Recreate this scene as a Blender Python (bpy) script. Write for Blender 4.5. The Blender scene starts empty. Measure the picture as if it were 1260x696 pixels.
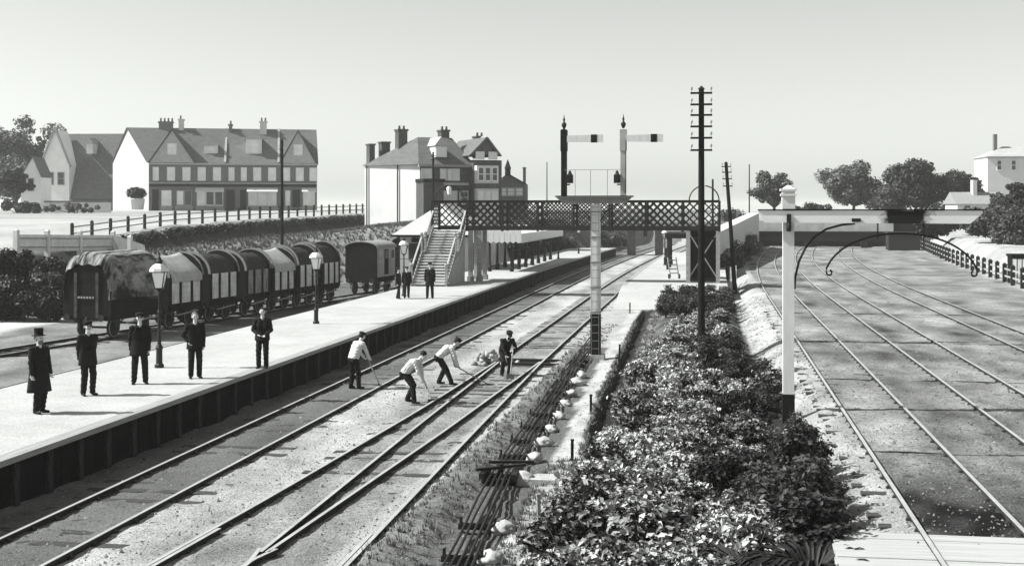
import bpy, bmesh, math, random
import numpy as np
from mathutils import Vector, Matrix, Quaternion
from mathutils import noise as mnoise

random.seed(7); RNG = np.random.default_rng(11)
scene = bpy.context.scene
col = scene.collection
R = math.radians

# ------------------------------------------------------------------ camera
# world: rail level z = 0, tracks run along +Y, X to the right
F_PX, HZ, CAM_H = 1600.0, 258.0, 5.3
TH = math.atan(246 / F_PX); CO, SI = math.cos(TH), math.sin(TH)
cam_data = bpy.data.cameras.new('camera')
cam = bpy.data.objects.new('camera', cam_data); col.objects.link(cam)
cam.location = (0, 0, CAM_H); cam.rotation_euler = (R(90), 0, TH)
cam_data.sensor_width = 36; cam_data.lens = 36 * F_PX / 1260
cam_data.shift_y = (HZ - 348) / 1260
cam_data.clip_end = 6000
scene.camera = cam
# ------------------------------------------------------------------ sky, sun, exposure
SUN_EL = R(43); SH = R(9)                       # shadows fall towards +X
sun_from = Vector((-math.cos(SH) * math.cos(SUN_EL), -math.sin(SH) * math.cos(SUN_EL), math.sin(SUN_EL)))
world = bpy.data.worlds.new('World'); scene.world = world; world.use_nodes = True
wn, wl = world.node_tree.nodes, world.node_tree.links
sky = wn.new('ShaderNodeTexSky'); sky.sky_type = 'NISHITA'; sky.sun_disc = False
sky.sun_elevation = SUN_EL; sky.sun_rotation = math.atan2(sun_from.x, sun_from.y)
sky.dust_density = 1.1; sky.air_density = 1.0
bw = wn.new('ShaderNodeRGBToBW'); wl.new(sky.outputs[0], bw.inputs[0])
tint = wn.new('ShaderNodeMix'); tint.data_type = 'RGBA'; tint.blend_type = 'MULTIPLY'
tint.inputs['Factor'].default_value = 1
tint.inputs['B'].default_value = (0.972, 1.0, 0.96, 1)
wl.new(bw.outputs[0], tint.inputs['A'])
bg = wn['Background']; wl.new(tint.outputs['Result'], bg.inputs['Color']); bg.inputs['Strength'].default_value = 0.10
sd = bpy.data.lights.new('sun', 'SUN'); sd.energy = 5.0; sd.angle = R(0.6); sd.color = (0.98, 1.0, 0.97)
sun = bpy.data.objects.new('sun', sd); col.objects.link(sun)
sun.rotation_euler = (-sun_from).to_track_quat('-Z', 'Y').to_euler(); sun.location = (-60, 20, 60)
vs = scene.view_settings
vs.view_transform = 'Standard'; vs.look = 'None'; vs.gamma = 1; vs.use_curve_mapping = False
vs.exposure = 0.85
scene.cycles.max_bounces = 6; scene.cycles.diffuse_bounces = 3; scene.cycles.volume_bounces = 1
scene.cycles.transparent_max_bounces = 6

# ------------------------------------------------------------------ helpers
def at(px, py, z=0.0):
    """ground point seen at a pixel of the photograph, on the level z"""
    D = (CAM_H - z) * F_PX / (py - HZ); l = (px - 630) / F_PX * D
    return Vector((l * CO - D * SI, l * SI + D * CO, z))
def atd(px, D, z=0.0):
    l = (px - 630) / F_PX * D
    return Vector((l * CO - D * SI, l * SI + D * CO, z))
def zd(py, D): return CAM_H - (py - HZ) * D / F_PX
def interp(x, xs, ys): return float(np.interp(x, xs, ys))
def sm(t): t = min(1, max(0, t)); return t * t * (3 - 2 * t)

MATS = {}
def mat(name, v, var=0.25, scale=3.0, rough=0.85, bump=0.0, bscale=40.0, spec=0.06, v2=None, stretch=None, metal=0.0, fine=0.0, contrast=1.0):
    """grey procedural material: base value v mottled to v2 (or v*(1-var)) by noise"""
    if name in MATS: return MATS[name]
    m = bpy.data.materials.new(name); m.use_nodes = True; MATS[name] = m
    n, l = m.node_tree.nodes, m.node_tree.links
    b = n['Principled BSDF']; b.inputs['Roughness'].default_value = rough
    b.inputs['Specular IOR Level'].default_value = spec; b.inputs['Metallic'].default_value = metal
    tc = n.new('ShaderNodeTexCoord'); src = tc.outputs['Object']
    if stretch:
        mp = n.new('ShaderNodeMapping'); mp.inputs['Scale'].default_value = stretch
        l.new(src, mp.inputs[0]); src = mp.outputs[0]
    nz = n.new('ShaderNodeTexNoise'); nz.inputs['Scale'].default_value = scale; nz.inputs['Detail'].default_value = 6
    nz.inputs['Roughness'].default_value = 0.65
    l.new(src, nz.inputs['Vector'])
    cr = n.new('ShaderNodeValToRGB')
    lo = v2 if v2 is not None else v * (1 - var)
    hi = v * (1 + var * 0.5) if v2 is None else v
    w = 0.22 / contrast
    cr.color_ramp.elements[0].position = 0.5 - w; cr.color_ramp.elements[1].position = 0.5 + w
    cr.color_ramp.elements[0].color = (lo, lo, lo, 1); cr.color_ramp.elements[1].color = (hi, hi, hi, 1)
    l.new(nz.outputs['Fac'], cr.inputs[0])
    out = cr.outputs[0]
    if fine:
        n2 = n.new('ShaderNodeTexNoise'); n2.inputs['Scale'].default_value = bscale; n2.inputs['Detail'].default_value = 3
        l.new(src, n2.inputs['Vector'])
        mr = n.new('ShaderNodeMapRange'); mr.inputs[1].default_value = 0.3; mr.inputs[2].default_value = 0.7
        mr.inputs[3].default_value = 1 - fine; mr.inputs[4].default_value = 1 + fine
        l.new(n2.outputs['Fac'], mr.inputs[0])
        mx = n.new('ShaderNodeMix'); mx.data_type = 'RGBA'; mx.blend_type = 'MULTIPLY'; mx.inputs['Factor'].default_value = 1
        l.new(out, mx.inputs['A']); l.new(mr.outputs[0], mx.inputs['B']); out = mx.outputs['Result']
    l.new(out, b.inputs['Base Color'])
    if bump:
        n3 = n.new('ShaderNodeTexNoise'); n3.inputs['Scale'].default_value = bscale; n3.inputs['Detail'].default_value = 4
        l.new(src, n3.inputs['Vector'])
        bp = n.new('ShaderNodeBump'); bp.inputs['Strength'].default_value = bump; bp.inputs['Distance'].default_value = 0.03
        l.new(n3.outputs['Fac'], bp.inputs['Height']); l.new(bp.outputs[0], b.inputs['Normal'])
    return m

def leaf_mat(name, lo, hi, trans=0.25, rough=0.5, p0=0.22):
    if name in MATS: return MATS[name]
    m = bpy.data.materials.new(name); m.use_nodes = True; MATS[name] = m
    n, l = m.node_tree.nodes, m.node_tree.links
    b = n['Principled BSDF']; b.inputs['Roughness'].default_value = rough; b.inputs['Specular IOR Level'].default_value = 0.2
    g = n.new('ShaderNodeNewGeometry'); oi = n.new('ShaderNodeObjectInfo')
    ad = n.new('ShaderNodeMath'); ad.operation = 'MULTIPLY_ADD'; ad.inputs[1].default_value = 0.45
    l.new(oi.outputs['Random'], ad.inputs[0])
    ml = n.new('ShaderNodeMath'); ml.operation = 'MULTIPLY'; ml.inputs[1].default_value = 0.55
    l.new(g.outputs['Random Per Island'], ml.inputs[0]); l.new(ml.outputs[0], ad.inputs[2])
    cr = n.new('ShaderNodeValToRGB')
    cr.color_ramp.elements[0].color = (lo, lo, lo, 1); cr.color_ramp.elements[1].color = (hi, hi, hi, 1)
    cr.color_ramp.elements[0].position = p0; cr.color_ramp.elements[1].position = 0.98
    l.new(ad.outputs[0], cr.inputs[0]); l.new(cr.outputs[0], b.inputs['Base Color'])
    t = n.new('ShaderNodeBsdfTranslucent'); l.new(cr.outputs[0], t.inputs['Color'])
    mx = n.new('ShaderNodeMixShader'); mx.inputs[0].default_value = trans
    l.new(b.outputs[0], mx.inputs[1]); l.new(t.outputs[0], mx.inputs[2])
    l.new(mx.outputs[0], n['Material Output'].inputs['Surface'])
    return m

class MB:
    def __init__(s): s.v = []; s.f = []; s.m = []
    def add(s, vs, fs, mi=0):
        o = len(s.v); s.v += [tuple(p) for p in vs]
        for f in fs: s.f.append([i + o for i in f]); s.m.append(mi)
        return s
    def box(s, x0, x1, y0, y1, z0, z1, mi=0):
        vs = [(x, y, z) for z in (z0, z1) for y in (y0, y1) for x in (x0, x1)]
        return s.add(vs, [(0, 2, 3, 1), (4, 5, 7, 6), (0, 1, 5, 4), (2, 6, 7, 3), (0, 4, 6, 2), (1, 3, 7, 5)], mi)
    def bar(s, p0, p1, w, h, mi=0, up=(0, 0, 1)):
        p0, p1 = Vector(p0), Vector(p1); d = (p1 - p0).normalized(); up = Vector(up)
        if abs(d.dot(up)) > 0.99: up = Vector((0, 1, 0))
        a = d.cross(up).normalized() * w / 2; b = a.cross(d).normalized() * h / 2
        vs = [p + sa * a + sb * b for p in (p0, p1) for sa, sb in ((-1, -1), (1, -1), (1, 1), (-1, 1))]
        return s.add(vs, [(0, 1, 2, 3), (7, 6, 5, 4), (0, 4, 5, 1), (1, 5, 6, 2), (2, 6, 7, 3), (3, 7, 4, 0)], mi)
    def tube(s, pts, r, n=8, mi=0, cap=True):
        pts = [Vector(p) for p in pts]; rs = r if isinstance(r, (list, tuple)) else [r] * len(pts)
        vs, fs = [], []; ref = None
        for i, p in enumerate(pts):
            d = (pts[min(i + 1, len(pts) - 1)] - pts[max(i - 1, 0)]).normalized()
            if ref is None: ref = Vector((0, 0, 1)) if abs(d.z) < 0.9 else Vector((1, 0, 0))
            a = d.cross(ref).normalized(); b = d.cross(a).normalized(); ref = -b if False else ref
            for k in range(n):
                t = 2 * math.pi * k / n; vs.append(p + (a * math.cos(t) + b * math.sin(t)) * rs[i])
        for i in range(len(pts) - 1):
            for k in range(n):
                k2 = (k + 1) % n; fs.append((i * n + k, i * n + k2, (i + 1) * n + k2, (i + 1) * n + k))
        if cap: fs.append(tuple(range(n))); fs.append(tuple((len(pts) - 1) * n + k for k in range(n)))
        return s.add(vs, fs, mi)
    def lathe(s, prof, n=12, cx=0, cy=0, mi=0):
        vs, fs = [], []
        for r, z in prof:
            for k in range(n):
                t = 2 * math.pi * (k + .5) / n; vs.append((cx + r * math.cos(t), cy + r * math.sin(t), z))
        for i in range(len(prof) - 1):
            for k in range(n):
                k2 = (k + 1) % n; fs.append((i * n + k, i * n + k2, (i + 1) * n + k2, (i + 1) * n + k))
        fs.append(tuple(range(n))); fs.append(tuple((len(prof) - 1) * n + k for k in range(n)))
        return s.add(vs, fs, mi)
    def prism(s, poly, vec, mi=0):
        vec = Vector(vec); n = len(poly); poly = [Vector(p) for p in poly]
        vs = poly + [p + vec for p in poly]
        fs = [tuple(range(n)), tuple(range(2 * n - 1, n - 1, -1))] + [(i, (i + 1) % n, (i + 1) % n + n, i + n) for i in range(n)]
        return s.add(vs, fs, mi)
    def ball(s, c, r, n=8, mi=0):
        c = Vector(c); r = r if isinstance(r, (tuple, list)) else (r, r, r); m = max(4, n // 2 + 1); vs, fs = [], []
        for i in range(m + 1):
            ph = math.pi * i / m
            for k in range(n):
                t = 2 * math.pi * k / n
                vs.append((c.x + r[0] * math.sin(ph) * math.cos(t), c.y + r[1] * math.sin(ph) * math.sin(t), c.z + r[2] * math.cos(ph)))
        for i in range(m):
            for k in range(n):
                k2 = (k + 1) % n; fs.append((i * n + k, (i + 1) * n + k, (i + 1) * n + k2, i * n + k2))
        return s.add(vs, fs, mi)
    def mesh(s, name, mats, smooth=False, clean=True):
        me = bpy.data.meshes.new(name); me.from_pydata(s.v, [], s.f)
        for m in (mats if isinstance(mats, (list, tuple)) else [mats]): me.materials.append(m)
        me.polygons.foreach_set('material_index', s.m)
        if clean:
            bm = bmesh.new(); bm.from_mesh(me)
            bmesh.ops.remove_doubles(bm, verts=bm.verts, dist=1e-5)
            bmesh.ops.recalc_face_normals(bm, faces=bm.faces); bm.to_mesh(me); bm.free()
        if smooth: me.shade_smooth()
        return me
    def build(s, name, mats, parent=None, smooth=False, clean=True, loc=None):
        return link(name, s.mesh(name, mats, smooth, clean), parent, loc)

def link(name, me, parent=None, loc=None):
    o = bpy.data.objects.new(name, me); col.objects.link(o)
    if parent: o.parent = parent
    if loc is not None: o.location = loc
    return o
def tag(o, label, cat, group=None):
    o['label'] = label; o['category'] = cat
    if group: o['group'] = group
    return o
def thing(name, label, cat, loc=(0, 0, 0), rz=0.0, group=None):
    o = bpy.data.objects.new(name, None); col.objects.link(o); o.empty_display_size = 0.3
    o.location = loc; o.rotation_euler = (0, 0, rz)
    return tag(o, label, cat, group)
def structure(o): o['kind'] = 'structure'; return o
def copy_tree(o, parent=None, loc=None, rz=None, label=None, scale=None):
    c = o.copy(); col.objects.link(c); c.parent = parent
    if loc is not None: c.location = loc
    if rz is not None: c.rotation_euler = (0, 0, rz)
    if scale is not None: c.scale = scale if isinstance(scale, (tuple, list)) else (scale,) * 3
    if label: c['label'] = label
    for ch in list(o.children): copy_tree(ch, c)
    return c

# ------------------------------------------------------------------ materials
M_platform = mat('platform_gravel', 0.45, v2=0.31, scale=0.55, bump=0.5, bscale=34, fine=0.28, contrast=.8)
M_wall = mat('tarred_boards', 0.010, v2=0.005, scale=6, stretch=(1, 4, 0.5), bump=0.3, bscale=20)
M_post = mat('worn_timber_post', 0.05, v2=0.01, scale=7, stretch=(3, 3, 0.6), bump=0.3, bscale=25, contrast=1.6)
M_rust = mat('rail_side_rust', 0.05, v2=0.025, scale=9, rough=0.9)
M_head = mat('rail_head_steel', 0.42, v2=0.28, scale=2, rough=0.4, spec=0.5)
M_sleeper = mat('sleeper_timber', 0.09, v2=0.035, scale=5, stretch=(0.6, 6, 6), bump=0.5, bscale=20)
M_iron = mat('black_iron', 0.014, v2=0.007, scale=8, rough=0.6, spec=0.3)
M_dark = mat('dark_paint', 0.02, v2=0.01, scale=4, rough=0.7)
M_white = mat('white_paint', 0.72, v2=0.55, scale=2.2, rough=0.6, stretch=(3, 3, 0.7), contrast=0.8)
M_cream = mat('pale_paint', 0.42, v2=0.3, scale=2.0, rough=0.7)
M_grey = mat('grey_paint', 0.30, v2=0.2, scale=4, rough=0.7)
M_glass = mat('opal_glass', 0.78, v2=0.7, scale=2, rough=0.25, spec=0.5)
M_pane = mat('window_pane', 0.05, v2=0.03, scale=1.5, rough=0.12, spec=0.6)
M_blind = mat('window_blind', 0.82, v2=0.55, scale=0.9, rough=0.5)
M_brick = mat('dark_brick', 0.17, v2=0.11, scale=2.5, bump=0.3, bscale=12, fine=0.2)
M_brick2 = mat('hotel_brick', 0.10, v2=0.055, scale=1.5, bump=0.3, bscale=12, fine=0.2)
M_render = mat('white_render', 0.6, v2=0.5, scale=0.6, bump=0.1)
M_slate = mat('roof_slate', 0.17, v2=0.11, scale=1.4, bump=0.3, bscale=9, fine=0.25, stretch=(1, 1, 3))
M_slate2 = mat('hotel_slate', 0.15, v2=0.09, scale=1.4, bump=0.3, bscale=9, fine=0.25, stretch=(1, 1, 3))
M_render_lit = mat('white_render_lit', 0.85, v2=0.75, scale=.8)  # render brightened, sunlight put into the colour of shaded gables
M_tilehang = mat('tile_hanging', 0.42, v2=0.3, scale=1.6, bump=0.3, bscale=9)
M_plank = mat('weathered_plank', 0.9, v2=0.45, scale=2.4, stretch=(2, 3, 0.5), bump=0.3, bscale=14, contrast=1.2)
M_wagdark = mat('wagon_dark', 0.013, v2=0.005, scale=3, bump=0.2, bscale=12)
M_coal = mat('coal_load', 0.06, v2=0.02, scale=6, bump=1.0, bscale=14, rough=0.7)
M_tarp = mat('tarpaulin_pale', 0.5, v2=0.33, scale=1.6, stretch=(1, 2.5, 1), bump=0.3, bscale=6)
M_tarpd = mat('tarpaulin_dark', 0.30, v2=0.02, scale=1.7, stretch=(3.2, 0.45, 0.5), bump=0.5, bscale=5, contrast=2.6)
M_wood = mat('stair_timber', 0.4, v2=0.18, scale=3, stretch=(0.6, 5, 5), bump=0.3, bscale=12, contrast=1.2)
M_tread = mat('worn_tread', 0.7, v2=0.42, scale=3, stretch=(0.6, 5, 5), bump=0.3, bscale=12)
M_stone = mat('pale_stone', 0.48, v2=0.3, scale=6, bump=0.5, bscale=18)
M_soil = mat('soil', 0.08, v2=0.03, scale=5, bump=0.6, bscale=18)
M_bark = mat('bark', 0.07, v2=0.03, scale=5, stretch=(3, 3, 0.5), bump=0.5, bscale=12)
M_pole = mat('tarred_pole', 0.016, v2=0.008, scale=5, stretch=(3, 3, 0.4), rough=0.8)
M_skin = mat('skin', 0.6, v2=0.45, scale=14, rough=0.55)
M_cloth = mat('dark_cloth', 0.014, v2=0.007, scale=9, bump=0.3, bscale=40, rough=0.9, spec=0.15)
M_cloth2 = mat('navy_cloth', 0.018, v2=0.009, scale=9, bump=0.3, bscale=40, rough=0.9, spec=0.15)
M_shirt = mat('white_shirt', 0.6, v2=0.45, scale=7, bump=0.4, bscale=16)
M_shoe = mat('black_leather', 0.015, v2=0.01, scale=9, rough=0.4)
M_hair = mat('dark_hair', 0.03, v2=0.015, scale=30, rough=0.6)
M_hair2 = mat('grey_hair', 0.2, v2=0.08, scale=30, rough=0.6)
L_bed = leaf_mat('bed_leaf', 0.006, 0.7, 0.08, 0.45, 0.36)
L_bedd = leaf_mat('bed_leaf_dark', 0.008, 0.09, 0.15, 0.5)
L_tree = leaf_mat('tree_leaf', 0.012, 0.1, 0.15)
L_treel = leaf_mat('tree_leaf_pale', 0.025, 0.2, 0.2)
L_hedge = leaf_mat('hedge_leaf', 0.005, 0.022, 0.15)
HAZE = 0.0003
# ------------------------------------------------------------------ terrain
def dxm(Y): return 0.000285 * max(0, Y - 80) ** 2
def dxy(Y): return 0.00052 * max(0, Y - 72) ** 2
def zplat(Y): return interp(Y, [0, 60, 80, 100, 120, 180, 230, 400], [2.2, 2.4, 3.0, 4.0, 4.4, 5.15, 5.25, 5.25])
def fence_x(Y): return interp(Y, [0, 85, 120, 162, 200], [14.5, 18.6, 21.0, 25.0, 29.5])
def ditch_x(Y): return interp(Y, [27.5, 37, 62, 76], [-2.5, -2.93, -3.3, -3.5])
def bedl(Y): return interp(Y, [10, 19.5, 28, 35, 52, 76], [-2.3, -2.26, -2.3, -2.2, -2.46, -2.7])
def bedr(Y): return interp(Y, [10, 21, 30, 41, 56, 72], [1.6, 1.7, 2.05, 1.6, 1.35, 1.2])
def gz(X, Y):
    if X < -17.6:                                     # sidings, bank and road level on the left
        low = -0.5 + sm((-17.6 - X) / -1.0) * 0
        low = -0.5 * sm((-17.6 - X) / 1.5)
        if Y > 100: low = low + (zplat(Y) * 0.85 - low) * sm((Y - 102) / 20)
        zp = zplat(Y)
        xs0 = interp(Y, [72, 92], [-36.5, -30])
        if X > xs0: z = low
        elif X > -40.5: z = low + (zp * 0.62 - low) * sm((xs0 - X) / (40.5 + xs0))
        elif X > -43: z = zp * 0.62 + (zp - zp * 0.62) * sm((-40.5 - X) / 2.5)
        else: z = zp
    elif X < 1.2:
        z = 0.0
        if Y > 200: z = 4.9 * sm((Y - 200) / 60)
    else:
        z = 0.6 * sm((X - 1.2) / 1.4)
        fx = fence_x(Y)
        if X > fx: z = 0.6 + 1.7 * sm((X - fx) / 2.6) + 2.6 * sm((X - fx - 4) / 22)
        if Y > 167 and X > 4: z = max(z, 0.6 + 2.9 * sm((Y - 167.5) / 1.0) + 1.4 * sm((Y - 172) / 40))
    if Y > 120 and -17.6 <= X <= 4:                   # cutting sides beyond the bridge
        a = X - (-14.5 + dxm(Y)); b = (dxm(Y) - 1.0) - X
        if Y > 150 and a < 0: z = max(z, 4.0 * sm(-a / 4))
        if b < 0 and Y > 132: z = max(z, 3.2 * sm(-b / 5) * sm((Y - 132) / 25) if X < 4 else z)
    return z
def micro(X, Y):
    d = 0.0
    if -12.2 < X < 14:
        d = (0.06 if -4.0 < X < -2.3 else 0.028) * mnoise.noise((X * 1.3, Y * 1.3, 0)) + 0.018 * mnoise.noise((X * 4, Y * 4, 3)) + 0.016 * mnoise.noise((X * 9, Y * 9, 7))
        if X > 2.6: d += 0.02
        if 1.0 < X < 2.9: d += .07 * mnoise.noise((X * 2.2, Y * 1.1, 11)) + .03 * mnoise.noise((X * 6, Y * 5, 12))
        if -5.4 < X < -4.3 and Y < 50: d += 0.16 * sm((X + 5.4) / .4) * sm((-4.3 - X) / .3) * (0.7 + 0.6 * mnoise.noise((X * 2, Y * .8, 5)))
        if -4.8 < X < -3.2 and Y < 48: d -= 0.05 * sm((X + 4.8) / .3) * sm((-3.0 - X) / .8)
        if Y > 27:
            q = abs(X - ditch_x(Y) - 0.12 * mnoise.noise((0, Y * .5, 9)) - .05 * mnoise.noise((0, Y * 2.1, 4)))
            if q < 0.24: d -= 0.26 * sm((0.24 - q) / 0.14) * sm((Y - 27) / 2) * sm((72 - Y) / 8)
        if bedl(Y) < X < bedr(Y) and Y < 73: d += 0.22 * sm((X - bedl(Y)) / .5) * sm((bedr(Y) - X) / .5)
    elif abs(X) < 62: d = 0.12 * mnoise.noise((X * .4, Y * .4, 0)) + 0.05 * mnoise.noise((X * 1.5, Y * 1.5, 0))
    return d
def albedo(X, Y):
    """ground tone by zone, some shade included: (mean value, mottling)"""
    n1 = mnoise.noise((X * .7, Y * .22, 2)); n2 = mnoise.noise((X * 1.6, Y * .7, 4))
    if X < -42.2: return (0.42 + .12 * mnoise.noise((X * .2, Y * .1, 1)), 0.5) if X > -62 or Y < 120 else (0.36 + .16 * mnoise.noise((X * .1, Y * .15, 1)), 0.6)
    if X < -17.6:
        if Y < 80 and -36.3 + .6 * n2 < X < -33.6 + .6 * n1: return (0.62, 0.35)
        if X > -21: return (0.10, 0.5)
        if X > -28.5: return (0.13 if Y > 62 else 0.26 + .2 * n1, 0.8)
        if X > -40.5: return (0.22 + 0.14 * n1 + .06 * n2, 0.9)
        return (0.04, 0.5)  # steep bank face kept near black, its shade put into the value
    if X < 1.1 or (X < 3 and Y < 75):
        x = X - dxm(Y)
        if Y > 73 and X > -5 and Y < 135: return (0.6, 0.3)
        if x < -11.0: a, m = 0.17 + .10 * n2, 0.6
        elif x < -9.7: a, m = 0.15 + .08 * n1, 0.6
        elif x < -7.75: a, m = 0.40 + .22 * n1 + .1 * n2, 0.8
        elif x < -5.7: a, m = 0.27 + .14 * n2, 0.9
        elif x < -5.2: a, m = 0.42, 0.5
        elif x < -4.35 and Y < 50: a, m = 0.20 + .12 * n2, 0.9
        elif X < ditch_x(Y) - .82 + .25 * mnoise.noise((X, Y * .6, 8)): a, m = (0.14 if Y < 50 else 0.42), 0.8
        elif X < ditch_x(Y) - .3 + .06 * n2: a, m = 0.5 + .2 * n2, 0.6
        elif X < ditch_x(Y) + .34: a, m = (0.025 if Y > 28 else 0.3), 0.5  # dark drain soil, with the narrow drain's shade put into the value
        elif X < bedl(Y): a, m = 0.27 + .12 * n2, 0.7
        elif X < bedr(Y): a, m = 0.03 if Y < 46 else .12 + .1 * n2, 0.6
        else: a, m = 0.40 + .18 * n2, 0.75
        return a, m
    if X > fence_x(Y) or (Y > 167 and X > 4): return 0.4 + .2 * mnoise.noise((X * .35, Y * .2, 6)) + .08 * n1, 0.7
    if X < 2.9 and Y > 75: return 0.4 + .2 * n1, 0.5
    xx = X - dxy(Y); a = 0.24 + .18 * n1 + .12 * n2
    if Y < 26 and 3.0 < X < 4.5: a -= 0.12
    if 4.6 < xx < 5.9: a -= 0.04
    return a, 1.0

xs = np.concatenate([[-3000, -1500, -700, -350, -220, -160, -120, -100, -85, -72, -64], np.arange(-58, -12.4, 0.9),
                     np.arange(-12.3, 12.0, 0.13), np.arange(12.2, 40, 0.9), [44, 50, 60, 75, 95, 120, 160, 230, 400, 800, 1600, 3000]])
ys = np.concatenate([[-200, -60, -20, 0, 8, 12], np.arange(14, 34, 0.13), np.arange(34, 60, 0.26), np.arange(60, 110, 0.7),
                     np.arange(110, 205, 1.6), [210, 220, 230, 240, 250, 260, 280, 320, 400, 600, 1000, 1800, 3200]])
nx, ny = len(xs), len(ys)
V = np.zeros((ny, nx, 3)); A = np.zeros((ny, nx)); MO = np.zeros((ny, nx))
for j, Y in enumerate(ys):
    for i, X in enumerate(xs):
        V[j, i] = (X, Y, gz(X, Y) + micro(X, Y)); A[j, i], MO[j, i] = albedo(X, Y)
idx = np.arange(nx * ny).reshape(ny, nx)
quads = np.stack([idx[:-1, :-1], idx[:-1, 1:], idx[1:, 1:], idx[1:, :-1]], -1).reshape(-1, 4)
def np_mesh(name, verts, faces, mats, smooth=False):
    me = bpy.data.meshes.new(name); nf, k = faces.shape
    me.vertices.add(len(verts)); me.vertices.foreach_set('co', verts.reshape(-1).astype(np.float32))
    me.loops.add(nf * k); me.loops.foreach_set('vertex_index', faces.reshape(-1).astype(np.int32))
    me.polygons.add(nf); me.polygons.foreach_set('loop_start', np.arange(0, nf * k, k, dtype=np.int32))
    me.update(calc_edges=True)
    for m in mats if isinstance(mats, (list, tuple)) else [mats]: me.materials.append(m)
    if smooth: me.shade_smooth()
    return me
gm = bpy.data.materials.new('ballast_ground'); gm.use_nodes = True
n, l = gm.node_tree.nodes, gm.node_tree.links; b = n['Principled BSDF']; b.inputs['Roughness'].default_value = 0.95
b.inputs['Specular IOR Level'].default_value = 0.1
aa = n.new('ShaderNodeAttribute'); aa.attribute_name = 'alb'; am = n.new('ShaderNodeAttribute'); am.attribute_name = 'mot'
tc = n.new('ShaderNodeTexCoord')
def nz_(scale, detail, rough=.6):
    q = n.new('ShaderNodeTexNoise'); q.inputs['Scale'].default_value = scale; q.inputs['Detail'].default_value = detail
    q.inputs['Roughness'].default_value = rough; l.new(tc.outputs['Object'], q.inputs['Vector']); return q.outputs['Fac']
def mth(op, a, b_=None, c=None):
    q = n.new('ShaderNodeMath'); q.operation = op
    for i, s in enumerate((a, b_, c)):
        if s is None: continue
        if isinstance(s, (int, float)): q.inputs[i].default_value = s
        else: l.new(s, q.inputs[i])
    return q.outputs[0]
big = mth('MULTIPLY_ADD', nz_(1.1, 5), 3.0, -1.5); mid = mth('MULTIPLY_ADD', nz_(7, 5, .7), 3.6, -1.8); fin = mth('MULTIPLY_ADD', nz_(26, 4, .7), 3.2, -1.6)
tot = mth('ADD', mth('MULTIPLY', big, .35), mth('ADD', mth('MULTIPLY', mid, .45), mth('MULTIPLY', fin, .85)))
fac = mth('MULTIPLY_ADD', tot, am.outputs['Fac'], 1.0)
# scattered dark cinders
vo = n.new('ShaderNodeTexVoronoi'); vo.inputs['Scale'].default_value = 7; l.new(tc.outputs['Object'], vo.inputs['Vector'])
spot = mth('LESS_THAN', vo.outputs['Distance'], mth('MULTIPLY', mth('MULTIPLY', am.outputs['Fac'], nz_(2.2, 3)), 0.42))
fac = mth('MULTIPLY', fac, mth('MULTIPLY_ADD', spot, -0.55, 1.0))
val = mth('MAXIMUM', mth('MINIMUM', mth('MULTIPLY', mth('MULTIPLY', aa.outputs['Fac'], 0.85), fac), 0.6), 0.008)
l.new(val, b.inputs['Base Color'])
bp = n.new('ShaderNodeBump'); bp.inputs['Strength'].default_value = 0.9; bp.inputs['Distance'].default_value = 0.06
l.new(nz_(20, 5, .7), bp.inputs['Height']); l.new(bp.outputs[0], b.inputs['Normal'])
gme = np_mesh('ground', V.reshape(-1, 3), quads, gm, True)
for nm, arr in (('alb', A), ('mot', MO)):
    at_ = gme.attributes.new(nm, 'FLOAT', 'POINT'); at_.data.foreach_set('value', arr.reshape(-1).astype(np.float32))
structure(link('ground', gme))

# loose ballast stones lying on the ground
rb = np.random.default_rng(77); NB = 26000
by = 15 + 34 * rb.uniform(size=NB) ** 1.5; bx0 = rb.uniform(-12.2, 12.5, NB); keep = ~((bx0 > -2.4) & (bx0 < 1.6)); by, bx0 = by[keep], bx0[keep]; NB = len(by)
base_o = np.array([[1, 0, 0], [0, 1, 0], [-1, 0, 0], [0, -1, 0], [0, 0, 1], [0, 0, -1]], float)
bz = np.array([gz(x, y) + micro(x, y) for x, y in zip(bx0, by)])
sc_ = rb.lognormal(-3.95, .35, NB)[:, None, None] * rb.uniform(.6, 1.3, (NB, 6, 1)) * rb.uniform(.6, 1.2, (NB, 1, 3)); an_ = rb.uniform(0, 6.28, NB)
vv = base_o[None] * sc_; vr_ = vv.copy(); vr_[:, :, 0] = vv[:, :, 0] * np.cos(an_)[:, None] - vv[:, :, 1] * np.sin(an_)[:, None]; vr_[:, :, 1] = vv[:, :, 0] * np.sin(an_)[:, None] + vv[:, :, 1] * np.cos(an_)[:, None]
vr_ += np.stack([bx0, by, bz], 1)[:, None, :]
fo = np.array([[0, 1, 4], [1, 2, 4], [2, 3, 4], [3, 0, 4]]); fo = (fo[None] + (np.arange(NB) * 6)[:, None, None]).reshape(-1, 3)
bs = link('ballast_stones', np_mesh('ballast_stones', vr_.reshape(-1, 3), fo, leaf_mat('ballast_stone', .02, .30, 0.0, .9))); bs['kind'] = 'stuff'; bs['label'] = 'loose ballast stones strewn over the tracks and yard'; bs['category'] = 'ballast'

# board crossing at the bottom right
mb = MB(); yy = 15.6
path_root = structure(bpy.data.objects.new('path', None)); col.objects.link(path_root); path_root.location = (6.5, 17.2, 0.64)
M_board = mat('bleached_board', 0.42, v2=0.3, scale=2, stretch=(0.4, 5, 5), bump=0.2)
pb = MB(); pb.box(-4.85, 5, -.172, .172, -.06, .03); bme = pb.mesh('plank', M_board)
for k in range(12):
    o = link('plank', bme, path_root, (random.uniform(-.04, .04), -2.0 + k * 0.353, random.uniform(-.006, .006)))

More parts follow.
